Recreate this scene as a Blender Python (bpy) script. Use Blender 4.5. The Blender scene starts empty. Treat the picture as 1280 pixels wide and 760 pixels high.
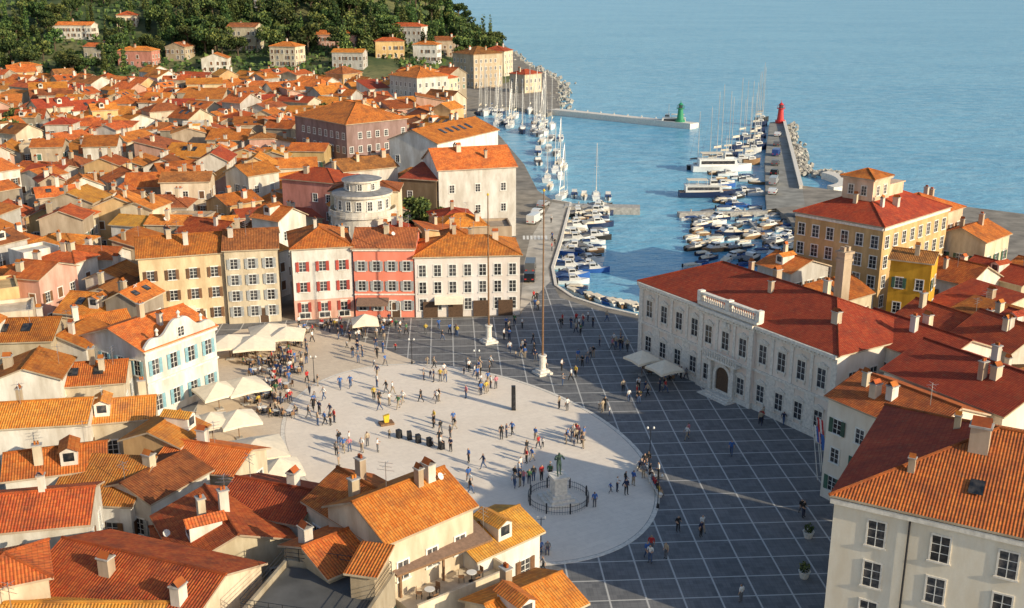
import bpy, bmesh, math, random
from mathutils import Vector, Matrix, noise
from math import sin, cos, tan, pi, atan2, sqrt, radians as R
rnd = random.Random(11)
SC = bpy.context.scene; COL = SC.collection
F = 1358.0; TH = math.atan(415/1358.0); CH = 50.0; CT, ST = cos(TH), sin(TH)
def P(px, py, z=0.0):
    dx = (px-640)/F; dy = (380-py)/F
    d = (dx, CT+dy*ST, -ST+dy*CT); t = (z-CH)/d[2]
    return Vector((d[0]*t, d[1]*t, z))
def proj(v):
    dep = max(.1, v.y*CT-(v.z-CH)*ST); up = v.y*ST+(v.z-CH)*CT
    return 640+F*v.x/dep, 380-F*up/dep
def lerp_tab(tab, y):
    if y <= tab[0][0]: return tab[0][1]
    for (a, b), (c, d) in zip(tab, tab[1:]):
        if y <= c: return b+(d-b)*(y-a)/(c-a)
    return tab[-1][1]
def sst(x, a, b):
    t = min(1, max(0, (x-a)/(b-a))); return t*t*(3-2*t)
COAST = [(380,-14),(430,-10),(500,14),(535,22),(630,8),(765,-2),(1127,-40),(1600,-110)]
def hz(x, y):
    s = lerp_tab(COAST, y)-x
    f = sst(y, 455, 880)
    return sst(s, 4, 95)*(92*f*(0.9+.25*noise.noise(Vector((x/130, y/130, 0)))) + f*2.5*noise.noise(Vector((x/30, y/30, 3))))
def PH(px, py):
    dx = (px-640)/F; dy = (380-py)/F
    d = Vector((dx, CT+dy*ST, -ST+dy*CT)); p = Vector((0, 0, CH)); t = 100.
    while t < 1500:
        q = p+d*t
        if q.z <= max(0, hz(q.x, q.y)): return q
        t += 2
    return p+d*t
# ------------------------------------------------------------------ materials
def nmat(name):
    m = bpy.data.materials.new(name); m.use_nodes = True
    return m, m.node_tree, m.node_tree.nodes['Principled BSDF']
def N(nt, t, **kw):
    n = nt.nodes.new(t)
    for k, v in kw.items(): setattr(n, k, v)
    return n
def c4(c): return (c[0], c[1], c[2], 1)
def mix(nt, fac, a, b, bt='MIX'):
    n = N(nt, 'ShaderNodeMix', data_type='RGBA', blend_type=bt)
    L = nt.links.new
    for i, v in ((0, fac), (6, a), (7, b)):
        if isinstance(v, (int, float)): n.inputs[i].default_value = v
        elif isinstance(v, tuple): n.inputs[i].default_value = c4(v)
        else: L(v, n.inputs[i])
    return n.outputs[2]
def math_n(nt, op, a, b=None, clamp=False):
    n = N(nt, 'ShaderNodeMath', operation=op, use_clamp=clamp)
    for i, v in ((0, a), (1, b)):
        if v is None: continue
        if isinstance(v, (int, float)): n.inputs[i].default_value = v
        else: nt.links.new(v, n.inputs[i])
    return n.outputs[0]
def noise_n(nt, vec, scale, detail=3, rough=.55):
    n = N(nt, 'ShaderNodeTexNoise'); n.inputs['Scale'].default_value = scale
    n.inputs['Detail'].default_value = detail; n.inputs['Roughness'].default_value = rough
    if vec is not None: nt.links.new(vec, n.inputs['Vector'])
    return n.outputs[0]
def remap(nt, v, a, b, c=0., d=1.):
    n = N(nt, 'ShaderNodeMapRange'); nt.links.new(v, n.inputs[0])
    for i, q in zip((1, 2, 3, 4), (a, b, c, d)): n.inputs[i].default_value = q
    return n.outputs[0]
def objrand(nt, col, lo, hi, hue=0.0):
    oi = N(nt, 'ShaderNodeObjectInfo'); h = N(nt, 'ShaderNodeHueSaturation')
    nt.links.new(remap(nt, oi.outputs['Random'], 0, 1, lo, hi), h.inputs['Value'])
    if hue:
        r2 = math_n(nt, 'FRACT', math_n(nt, 'MULTIPLY', oi.outputs['Random'], 7.31))
        nt.links.new(remap(nt, r2, 0, 1, .5-hue, .5+hue), h.inputs['Hue'])
    nt.links.new(col, h.inputs['Color']); return h.outputs[0]
def bump(nt, b, h, st, dist):
    n = N(nt, 'ShaderNodeBump'); n.inputs['Strength'].default_value = st; n.inputs['Distance'].default_value = dist
    nt.links.new(h, n.inputs['Height']); nt.links.new(n.outputs[0], b.inputs['Normal'])
def simple(name, col, rough=.6, var=.2, scale=4, metal=0, rand=(1, 1), spec=.5):
    m, nt, b = nmat(name); tc = N(nt, 'ShaderNodeTexCoord').outputs['Object']
    n = noise_n(nt, tc, scale)
    c = mix(nt, remap(nt, n, .3, .7), tuple(x*(1-var) for x in col), tuple(min(1, x*(1+var)) for x in col))
    if rand != (1, 1): c = objrand(nt, c, *rand)
    nt.links.new(c, b.inputs['Base Color']); b.inputs['Roughness'].default_value = rough
    b.inputs['Metallic'].default_value = metal; b.inputs['Specular IOR Level'].default_value = spec
    return m
def plaster(name, col, stain=.35, rand=(.82, 1.08)):
    m, nt, b = nmat(name); tc = N(nt, 'ShaderNodeTexCoord').outputs['Object']
    mp = N(nt, 'ShaderNodeMapping'); mp.inputs['Scale'].default_value = (1, 1, .3); nt.links.new(tc, mp.inputs[0])
    big = noise_n(nt, mp.outputs[0], .55, 5, .65); fine = noise_n(nt, tc, 6, 4)
    drk = tuple(x*(1-stain)*k for x, k in zip(col, (1.0, .93, .85)))
    c = mix(nt, remap(nt, big, .38, .68), drk, col)
    c = mix(nt, remap(nt, fine, .3, .75, 0, .3), c, tuple(x*.75 for x in col))
    c = objrand(nt, c, *rand, hue=.008)
    nt.links.new(c, b.inputs['Base Color']); b.inputs['Roughness'].default_value = .9
    b.inputs['Specular IOR Level'].default_value = .2
    bump(nt, b, fine, .25, .02); return m
def tile(name, ca, cb, dark, rand=(.7, 1.15), hue=.012):
    m, nt, b = nmat(name); L = nt.links.new
    uv = N(nt, 'ShaderNodeUVMap').outputs[0]
    sc = N(nt, 'ShaderNodeVectorMath', operation='MULTIPLY'); L(uv, sc.inputs[0]); sc.inputs[1].default_value = (1/.23, 1/.38, 1)
    sp = N(nt, 'ShaderNodeSeparateXYZ'); L(sc.outputs[0], sp.inputs[0])
    wv = math_n(nt, 'SINE', math_n(nt, 'MULTIPLY', sp.outputs[0], 2*pi))
    cr = math_n(nt, 'FRACT', sp.outputs[1])
    fl = N(nt, 'ShaderNodeVectorMath', operation='FLOOR'); L(sc.outputs[0], fl.inputs[0])
    wn = N(nt, 'ShaderNodeTexWhiteNoise', noise_dimensions='3D'); L(fl.outputs[0], wn.inputs['Vector'])
    tc = N(nt, 'ShaderNodeTexCoord').outputs['Object']
    c = mix(nt, wn.outputs['Value'], ca, cb)
    oi = N(nt, 'ShaderNodeObjectInfo'); off = N(nt, 'ShaderNodeVectorMath', operation='ADD'); L(tc, off.inputs[0])
    cx = N(nt, 'ShaderNodeCombineXYZ')
    for i in range(2): L(math_n(nt, 'MULTIPLY', oi.outputs['Random'], 90.), cx.inputs[i])
    L(cx.outputs[0], off.inputs[1]); tc = off.outputs[0]
    big = noise_n(nt, tc, .5, 6, .7)
    c = mix(nt, remap(nt, big, .45, .68, 0, .9), c, dark)
    lich = noise_n(nt, tc, 2.2, 5, .7)
    c = mix(nt, remap(nt, lich, .54, .74, 0, .5), c, (.32, .2, .1))
    g = remap(nt, wv, -1, -.1, .5, 1.0)  # shade of tile grooves and course laps, multiplied into the colour below
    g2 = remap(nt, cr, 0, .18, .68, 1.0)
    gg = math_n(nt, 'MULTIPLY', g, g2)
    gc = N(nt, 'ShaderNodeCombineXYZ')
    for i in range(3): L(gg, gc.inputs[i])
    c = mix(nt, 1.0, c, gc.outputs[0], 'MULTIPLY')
    c = objrand(nt, c, *rand, hue=hue)
    L(c, b.inputs['Base Color']); b.inputs['Roughness'].default_value = .85; b.inputs['Specular IOR Level'].default_value = .2
    h = math_n(nt, 'ADD', math_n(nt, 'MULTIPLY', wv, .5), math_n(nt, 'MULTIPLY', cr, -.5))
    bump(nt, b, h, .7, .05); return m
M = {}
W = dict(white=(.84, .79, .71), cream=(.8, .69, .52), ochre=(.76, .52, .26), yellow=(.84, .66, .42), pink=(.76, .46, .36), peach=(.84, .62, .44),
         grey=(.58, .56, .53), tan=(.59, .48, .35), red=(.88, .29, .2), lilac=(.8, .74, .71), mauve=(.43, .29, .27), ivory=(.9, .82, .7), hall=(.92, .81, .71),
         stone=(.44, .38, .3), brown=(.25, .18, .12), gold=(.82, .47, .05), rose=(.72, .33, .25), chalk=(.88, .86, .81))
for k, c in W.items(): M['w_'+k] = plaster('plaster_'+k, c, .15 if k in ('hall', 'ivory', 'red', 'lilac') else .36, (.96, 1.04) if k in ('hall', 'ivory', 'red', 'lilac', 'yellow', 'gold') else (.82, 1.08))
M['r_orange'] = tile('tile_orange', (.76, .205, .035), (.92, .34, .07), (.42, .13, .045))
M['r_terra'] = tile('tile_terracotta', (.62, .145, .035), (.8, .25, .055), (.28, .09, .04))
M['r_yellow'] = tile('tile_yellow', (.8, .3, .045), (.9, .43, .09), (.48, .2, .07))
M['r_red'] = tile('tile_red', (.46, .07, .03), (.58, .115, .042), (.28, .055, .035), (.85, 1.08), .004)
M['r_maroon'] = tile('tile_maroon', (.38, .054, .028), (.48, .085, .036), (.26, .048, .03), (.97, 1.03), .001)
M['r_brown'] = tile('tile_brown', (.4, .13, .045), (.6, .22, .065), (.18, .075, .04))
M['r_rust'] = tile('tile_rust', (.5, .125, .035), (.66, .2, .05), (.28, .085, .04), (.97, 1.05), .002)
M['stone'] = simple('pale_stone', (.76, .7, .61), .8, .18, 3)
M['stoneg'] = simple('grey_stone', (.4, .38, .35), .85, .3, 2)
M['rock'] = simple('rock', (.38, .36, .32), .9, .4, 1.2)
M['roofg'] = simple('grey_flat_roof', (.22, .22, .23), .8, .25, 1)
M['frame'] = simple('white_paint', (.78, .76, .71), .5, .1)
M['green_sh'] = simple('green_shutter', (.05, .12, .08), .6, .25, rand=(.7, 1.4))
M['brown_sh'] = simple('brown_shutter', (.17, .085, .04), .6, .25, rand=(.7, 1.4))
M['red_sh'] = simple('red_shutter', (.4, .06, .04), .6, .2, rand=(.8, 1.2))
M['blue_sh'] = simple('blue_shutter', (.22, .4, .46), .6, .2)
M['grey_sh'] = simple('grey_shutter', (.34, .35, .35), .6, .2)
M['wood'] = simple('wood', (.22, .12, .06), .7, .3, 6)
M['door'] = simple('door_wood', (.1, .055, .03), .6, .3, 6)
M['metal'] = simple('dark_metal', (.05, .05, .055), .45, .2, metal=.6)
M['steel'] = simple('steel', (.55, .55, .55), .35, .1, metal=.8)
M['mast'] = simple('mast_paint', (.62, .6, .56), .5, .1)
M['bronze'] = simple('bronze', (.06, .1, .08), .5, .4, 6, metal=.5)
M['black'] = simple('black_plastic', (.015, .015, .017), .5, .2)
M['canvas'] = simple('canvas', (.86, .75, .58), .85, .08, 2, rand=(.88, 1.05))
M['awn'] = simple('brown_canvas', (.22, .14, .1), .9, .2)
M['plas_w'] = simple('gelcoat_white', (.8, .79, .76), .3, .06, rand=(.8, 1.05))
M['blue_c'] = simple('blue_cover', (.03, .07, .18), .7, .2, rand=(.6, 1.3))
M['grey_c'] = simple('grey_cover', (.2, .2, .21), .8, .2, rand=(.6, 1.3))
M['teak'] = simple('teak', (.3, .17, .08), .6, .3)
M['navy'] = simple('navy_hull', (.02, .035, .09), .3, .2)
M['redp'] = simple('red_paint', (.55, .03, .03), .5, .15)
M['greenp'] = simple('green_paint', (.02, .25, .12), .5, .15)
M['rubber'] = simple('rubber', (.02, .02, .02), .8, .2)
M['yelp'] = simple('yellow_paint', (.8, .5, .03), .5, .1)
M['bluep'] = simple('blue_paint', (.03, .12, .4), .5, .1)
for k, c in dict(white=(.75, .75, .74), silver=(.42, .43, .45), black=(.02, .02, .022), red=(.45, .03, .03), blue=(.04, .09, .3), grey=(.15, .155, .16)).items():
    M['car_'+k] = simple('car_paint_'+k, c, .25, .03, metal=.2)
m, nt, b = nmat('window_glass'); b.inputs['Roughness'].default_value = .08
tc = N(nt, 'ShaderNodeTexCoord').outputs['Object']; nn = noise_n(nt, tc, 1.7)
nt.links.new(objrand(nt, mix(nt, remap(nt, nn, .4, .7), (.02, .024, .03), (.1, .09, .085)), .6, 1.8), b.inputs['Base Color']); M['glass'] = m
def leafm(name, a, bb):
    m, nt, b = nmat(name); g = N(nt, 'ShaderNodeNewGeometry'); n = noise_n(nt, g.outputs['Position'], .9, 3)
    c = mix(nt, remap(nt, n, .32, .68), a, bb); c = objrand(nt, c, .55, 1.45, hue=.035)
    nt.links.new(c, b.inputs['Base Color']); b.inputs['Roughness'].default_value = .7; b.inputs['Specular IOR Level'].default_value = .25
    return m
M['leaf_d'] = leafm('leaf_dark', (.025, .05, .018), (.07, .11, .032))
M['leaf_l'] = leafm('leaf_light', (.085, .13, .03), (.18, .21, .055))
M['bark'] = simple('bark', (.1, .07, .045), .9, .4)
def gridpave():
    m, nt, b = nmat('slate_paving'); L = nt.links.new
    tc = N(nt, 'ShaderNodeTexCoord').outputs['Object']
    mp = N(nt, 'ShaderNodeMapping'); mp.inputs['Rotation'].default_value = (0, 0, -R(3.5)); L(tc, mp.inputs[0])
    sp = N(nt, 'ShaderNodeSeparateXYZ'); L(mp.outputs[0], sp.inputs[0])
    def line(s, per, wd, off=0):
        a = math_n(nt, 'FRACT', math_n(nt, 'DIVIDE', math_n(nt, 'ADD', s, off), per))
        d = math_n(nt, 'ABSOLUTE', math_n(nt, 'SUBTRACT', a, .5))
        return math_n(nt, 'LESS_THAN', d, wd/per/2)
    ln = math_n(nt, 'MAXIMUM', line(sp.outputs[0], 3.1, .15, 1), line(sp.outputs[1], 3.1, .15, .5))
    jt = math_n(nt, 'MAXIMUM', line(sp.outputs[0], .62, .04), line(sp.outputs[1], .62, .04))
    fl = N(nt, 'ShaderNodeVectorMath', operation='SCALE'); L(mp.outputs[0], fl.inputs[0]); fl.inputs['Scale'].default_value = 1/.62
    f2 = N(nt, 'ShaderNodeVectorMath', operation='FLOOR'); L(fl.outputs[0], f2.inputs[0])
    wn = N(nt, 'ShaderNodeTexWhiteNoise', noise_dimensions='2D'); L(f2.outputs[0], wn.inputs['Vector'])
    c = mix(nt, wn.outputs['Value'], (.13, .132, .138), (.195, .195, .2))
    big = noise_n(nt, tc, .18, 5, .6); c = mix(nt, remap(nt, big, .4, .7, 0, .5), c, (.225, .22, .215))
    c = mix(nt, math_n(nt, 'MULTIPLY', jt, .4), c, (.07, .07, .075))
    c = mix(nt, math_n(nt, 'MULTIPLY', ln, .75), c, (.64, .63, .6))
    L(c, b.inputs['Base Color']); b.inputs['Roughness'].default_value = .65; b.inputs['Specular IOR Level'].default_value = .25; return m
M['slate'] = gridpave()
def palepave(name, c1, c2, mo, st):
    m, nt, b = nmat(name); L = nt.links.new
    tc = N(nt, 'ShaderNodeTexCoord').outputs['Object']
    br = N(nt, 'ShaderNodeTexBrick'); br.inputs['Scale'].default_value = 1.0
    br.inputs['Color1'].default_value = c4(c1); br.inputs['Color2'].default_value = c4(c2); br.inputs['Mortar'].default_value = c4(mo)
    br.inputs['Mortar Size'].default_value = .012; br.inputs['Brick Width'].default_value = 1.2; br.inputs['Row Height'].default_value = .7
    mp = N(nt, 'ShaderNodeMapping'); mp.inputs['Rotation'].default_value = (0, 0, -R(30.5)); L(tc, mp.inputs[0]); L(mp.outputs[0], br.inputs['Vector'])
    big = noise_n(nt, tc, .16, 6, .6); fine = noise_n(nt, tc, 1.4, 5, .65)
    c = mix(nt, remap(nt, big, .42, .7, 0, .55), br.outputs[0], st)
    c = mix(nt, remap(nt, fine, .45, .75, 0, .35), c, tuple(x*.8 for x in st))
    L(c, b.inputs['Base Color']); b.inputs['Roughness'].default_value = .8; b.inputs['Specular IOR Level'].default_value = .2; return m
M['pale'] = palepave('pale_paving', (.92, .81, .68), (.88, .77, .645), (.74, .65, .55), (.8, .69, .57))
M['beige'] = palepave('beige_paving', (.76, .63, .48), (.7, .575, .44), (.55, .45, .34), (.62, .5, .38))
M['quay'] = simple('quay_paving', (.48, .44, .38), .85, .3, .4)
M['pier'] = simple('pier_paving', (.28, .27, .24), .85, .3, .3)
M['asphalt'] = simple('asphalt', (.1, .1, .1), .9, .25, .5)
M['street'] = simple('street_stone', (.26, .23, .19), .9, .35, .3)
m, nt, b = nmat('hillside'); g = N(nt, 'ShaderNodeNewGeometry')
n1 = noise_n(nt, g.outputs['Position'], .03, 6, .6); n2 = noise_n(nt, g.outputs['Position'], .3, 5, .6)
c = mix(nt, remap(nt, n1, .42, .6), (.055, .09, .028), (.19, .18, .07)); c = mix(nt, remap(nt, n2, .45, .65, 0, .7), c, (.04, .065, .022))
nt.links.new(c, b.inputs['Base Color']); b.inputs['Roughness'].default_value = .95; M['hill'] = m
m, nt, b = nmat('sea_water'); g = N(nt, 'ShaderNodeNewGeometry')
mp = N(nt, 'ShaderNodeMapping'); mp.inputs['Scale'].default_value = (1, 1.8, 1); mp.inputs['Rotation'].default_value = (0, 0, .4); nt.links.new(g.outputs['Position'], mp.inputs[0])
w1 = noise_n(nt, mp.outputs[0], .35, 5, .6); w2 = noise_n(nt, mp.outputs[0], .06, 4, .6); w3 = noise_n(nt, mp.outputs[0], .008, 3, .5); w4 = noise_n(nt, mp.outputs[0], .13, 6, .7)
c = mix(nt, remap(nt, w3, .35, .65), (.11, .38, .58), (.17, .46, .65)); c = mix(nt, remap(nt, w4, .42, .7, 0, .8), c, (.34, .6, .74)); c = mix(nt, remap(nt, w1, .52, .72, 0, .5), c, (.06, .26, .42))  # pale ripple highlights and darker ripple tone painted into the base colour
nt.links.new(c, b.inputs['Base Color']); b.inputs['Roughness'].default_value = .25; b.inputs['IOR'].default_value = 1.33; b.inputs['Specular IOR Level'].default_value = .5
h = math_n(nt, 'ADD', w1, math_n(nt, 'MULTIPLY', w2, 2.0)); bump(nt, b, h, .6, .8); M['sea'] = m
# ------------------------------------------------------------------ mesh builder
class MB:
    def __init__(s): s.v = []; s.f = []; s.m = []; s.uv = []
    def face(s, pts, mi=0, uv=None):
        i = len(s.v); s.v += [tuple(p) for p in pts]; s.f.append(list(range(i, i+len(pts)))); s.m.append(int(mi)); s.uv.append(uv)
    def box(s, x0, x1, y0, y1, z0, z1, mi=0, T=None):
        p = [Vector((x, y, z)) for z in (z0, z1) for y in (y0, y1) for x in (x0, x1)]
        if T is not None: p = [T @ q for q in p]
        for q in ((0, 2, 3, 1), (4, 5, 7, 6), (0, 1, 5, 4), (2, 6, 7, 3), (0, 4, 6, 2), (1, 3, 7, 5)): s.face([p[k] for k in q], mi)
    def tube(s, a, b, r0, r1=None, n=6, mi=0, cap=True):
        a = Vector(a); b = Vector(b); r1 = r0 if r1 is None else r1; d = (b-a).normalized()
        u = d.orthogonal().normalized(); w = d.cross(u)
        A = [a+(u*cos(2*pi*k/n)+w*sin(2*pi*k/n))*r0 for k in range(n)]; B = [b+(u*cos(2*pi*k/n)+w*sin(2*pi*k/n))*r1 for k in range(n)]
        for k in range(n): s.face([A[k], A[(k+1) % n], B[(k+1) % n], B[k]], mi)
        if cap: s.face(A[::-1], mi); s.face(B, mi)
    def lathe(s, prof, n=14, mi=0, c=(0, 0), a0=0, a1=2*pi):
        for (r0, z0), (r1, z1) in zip(prof, prof[1:]):
            for k in range(n):
                t0 = a0+(a1-a0)*k/n; t1 = a0+(a1-a0)*(k+1)/n
                q = [(c[0]+r0*cos(t0), c[1]+r0*sin(t0), z0), (c[0]+r0*cos(t1), c[1]+r0*sin(t1), z0), (c[0]+r1*cos(t1), c[1]+r1*sin(t1), z1), (c[0]+r1*cos(t0), c[1]+r1*sin(t0), z1)]
                if r0 < 1e-5: q = [q[0], q[2], q[3]]
                elif r1 < 1e-5: q = q[:3]
                s.face(q, mi)
    def prism(s, pts, z0, z1, mi=0, side=None):
        n = len(pts); side = mi if side is None else side
        s.face([(x, y, z1) for x, y in pts], mi); s.face([(x, y, z0) for x, y in pts][::-1], mi)
        for k in range(n):
            a, b = pts[k], pts[(k+1) % n]; s.face([(a[0], a[1], z0), (b[0], b[1], z0), (b[0], b[1], z1), (a[0], a[1], z1)], side)
    def extr(s, prof, y0, y1, mi=0):
        n = len(prof)
        s.face([(x, y0, z) for x, z in prof], mi); s.face([(x, y1, z) for x, z in prof][::-1], mi)
        for k in range(n):
            a, b = prof[k], prof[(k+1) % n]; s.face([(a[0], y0, a[1]), (a[0], y1, a[1]), (b[0], y1, b[1]), (b[0], y0, b[1])], mi)
    def mesh(s, name, mats, smooth=False):
        me = bpy.data.meshes.new(name); me.from_pydata(s.v, [], s.f)
        for q in mats: me.materials.append(q)
        me.polygons.foreach_set('material_index', s.m)
        if any(u is not None for u in s.uv):
            ul = me.uv_layers.new(name='UVMap'); k = 0
            for u, f in zip(s.uv, s.f):
                for j in range(len(f)):
                    if u is not None: ul.data[k].uv = u[j]
                    k += 1
        if smooth:
            bm = bmesh.new(); bm.from_mesh(me)
            bmesh.ops.remove_doubles(bm, verts=bm.verts, dist=.0005); bmesh.ops.recalc_face_normals(bm, faces=bm.faces)
            bm.to_mesh(me); bm.free(); me.polygons.foreach_set('use_smooth', [True]*len(me.polygons))
        me.update(); return me
    def build(s, name, mats, parent=None, smooth=False): return mk(name, s.mesh(name, mats if isinstance(mats, list) else [mats], smooth), parent)
def mk(name, me, parent=None, loc=(0, 0, 0), rz=0, sc=None):
    o = bpy.data.objects.new(name, me); COL.objects.link(o); o.parent = parent; o.location = loc; o.rotation_euler = (0, 0, rz)
    if sc: o.scale = (sc, sc, sc) if isinstance(sc, (int, float)) else sc
    return o
def tag(o, label, cat, group=None, kind=None):
    if label: o['label'] = label
    if cat: o['category'] = cat
    if group: o['group'] = group
    if kind: o['kind'] = kind
    return o
def thing(name, loc, rz, label, cat, group=None, sc=None): return tag(mk(name, None, None, loc, rz, sc), label, cat, group)
def dup(root, loc, rz, label, group=None, sc=None):
    def cp(o, par):
        c = o.copy(); COL.objects.link(c); c.parent = par
        for ch in o.children: cp(ch, c)
        return c
    r = cp(root, None); r.location = loc; r.rotation_euler = (0, 0, rz)
    if sc: r.scale = (sc,)*3 if isinstance(sc, (int, float)) else sc
    r['label'] = label
    if group: r['group'] = group
    return r
def kill(o):
    for c_ in list(o.children): kill(c_)
    bpy.data.objects.remove(o)
def omat(o, i, m): o.material_slots[i].link = 'OBJECT'; o.material_slots[i].material = m
def struct(name, mb, mats): return tag(mb.build(name, mats), name.replace('_', ' ')+' of the seaside town scene', name.replace('_', ' '), None, 'structure')
# ------------------------------------------------------------------ phrases for labels
LM_TOWN = {'the mauve building': (430, 165), 'the round-fronted house': (460, 265), 'the yellow house': (225, 350), 'the red house': (478, 345), 'the large white house': (540, 185),
  'the white gabled house': (210, 450), 'the left edge': (10, 250), 'the wooded hill': (330, 80), 'the top corner': (60, 110), 'the long red roof': (390, 215),
  'the town centre': (230, 190), 'the cream house': (313, 345), 'the harbour houses': (500, 110), 'the cupola building': (1120, 270), 'the gold house': (1143, 320), 'the town hall': (930, 430), 'the right edge': (1260, 360), 'the bottom corner': (100, 700), 'the cafe parasols': (300, 500)}
LM_SQ = {'the statue': (698, 625), 'the nearer flagpole': (678, 467), 'the farther flagpole': (611, 428), 'the town hall door': (917, 500), 'the cafe parasols': (320, 500), 'the red house': (478, 398), 'the lilac house': (585, 400),
  'the quay': (710, 385), 'the loudspeaker row': (525, 552), 'the yellow podium': (483, 528), 'the loudspeaker tower': (642, 512), 'the lower bench': (662, 688), 'the bottom edge': (820, 740), 'the white gabled house': (250, 505), 'the rim benches': (812, 600), 'the right parasols': (818, 460), 'the pink-based house': (395, 402)}
LM_SEA = {'the left quay': (700, 320), 'the short jetty': (760, 258), 'the long pier': (955, 200), 'the red lighthouse': (978, 150), 'the green lighthouse': (850, 155), 'the car park': (985, 285), 'the white harbour house': (640, 240), 'the town hall roof': (900, 335), 'the low breakwater': (730, 142), 'the far marina': (610, 130)}
def phrase(v, lm, skip=()):
    x, y = proj(v); best = min(((k, p) for k, p in lm.items() if k not in skip), key=lambda kp: (kp[1][0]-x)**2+(2*(kp[1][1]-y))**2)
    dx = x-best[1][0]; dy = y-best[1][1]
    if abs(dx) < 14 and abs(dy) < 8: w = 'beside'
    elif abs(dx) > 1.6*abs(dy): w = 'left of' if dx < 0 else 'right of'
    else: w = 'behind' if dy < 0 else 'in front of'
    return w+' '+best[0]
# ------------------------------------------------------------------ windows
WC = {}
def winparts(w, h, fm, sm, style, near):
    k = (round(w, 2), round(h, 2), fm, sm, style, near)
    if k in WC: return WC[k]
    t = .13; fr = MB()
    fr.box(-w/2-t, -w/2, -.07, .02, 0, h); fr.box(w/2, w/2+t, -.07, .02, 0, h); fr.box(-w/2-t, w/2+t, -.075, .02, h, h+t); fr.box(-w/2-t-.08, w/2+t+.08, -.15, .02, -.13, 0)
    if style == 'ped':
        fr.box(-w/2-.3, w/2+.3, -.24, .02, h+.33, h+.47); fr.box(-w/2-.2, w/2+.2, -.12, .02, h+t, h+.33)
        fr.extr([(-w/2-.3, h+.475), (w/2+.3, h+.475), (0, h+.85)], -.22, .02)
        fr.box(-w/2-.1, -w/2+.12, -.12, .02, -.45, -.13); fr.box(w/2-.12, w/2+.1, -.12, .02, -.45, -.13)
    pa = MB()
    def pane(mb, gi, fi):
        mb.face([(-w/2, -.012, 0), (w/2, -.012, 0), (w/2, -.012, h), (-w/2, -.012, h)], gi)
        mb.box(-.03, .03, -.04, -.014, .0, h, fi)
        for q in (.33, .67): mb.box(-w/2, w/2, -.036, -.015, h*q-.02, h*q+.02, fi)
    def shut(mb, s, mi):
        x0 = s*(w/2+.03); x1 = s*(w+.03); mb.box(min(x0, x1), max(x0, x1), -.125, -.078, -.02, h+.02, mi)
        for q in range(3): mb.box(min(x0, x1)+.06, max(x0, x1)-.06, -.14, -.126, h*(.04+q*.32), h*(.3+q*.32), mi)
    def closed(mb, mi):
        mb.box(-w/2, -.01, -.06, -.015, 0, h, mi); mb.box(.01, w/2, -.06, -.015, 0, h, mi)
    if near:
        pane(pa, 0, 1); shs = []
        if style == 'shut':
            for s in (-1, 1): q = MB(); shut(q, s, 0); shs.append(q.mesh('shutter', [M[sm]]))
        r = (fr.mesh('window', [M[fm]]), pa.mesh('pane', [M['glass'], M['frame']]), shs)
    else:
        if style == 'closed': closed(fr, 2)
        else:
            pane(fr, 1, 0)
            if style == 'shut': shut(fr, -1, 2); shut(fr, 1, 2)
        r = (fr.mesh('window', [M[fm], M['glass'], M[sm]]), None, [])
    WC[k] = r; return r
def window(parent, loc, rz, w, h, fm='frame', sm='green_sh', style='plain', near=True):
    f, p, s = winparts(w, h, fm, sm, style, near)
    o = mk('window', f, parent, loc, rz)
    if p: mk('pane', p, o)
    for q in s: mk('shutter', q, o)
    return o
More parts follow.
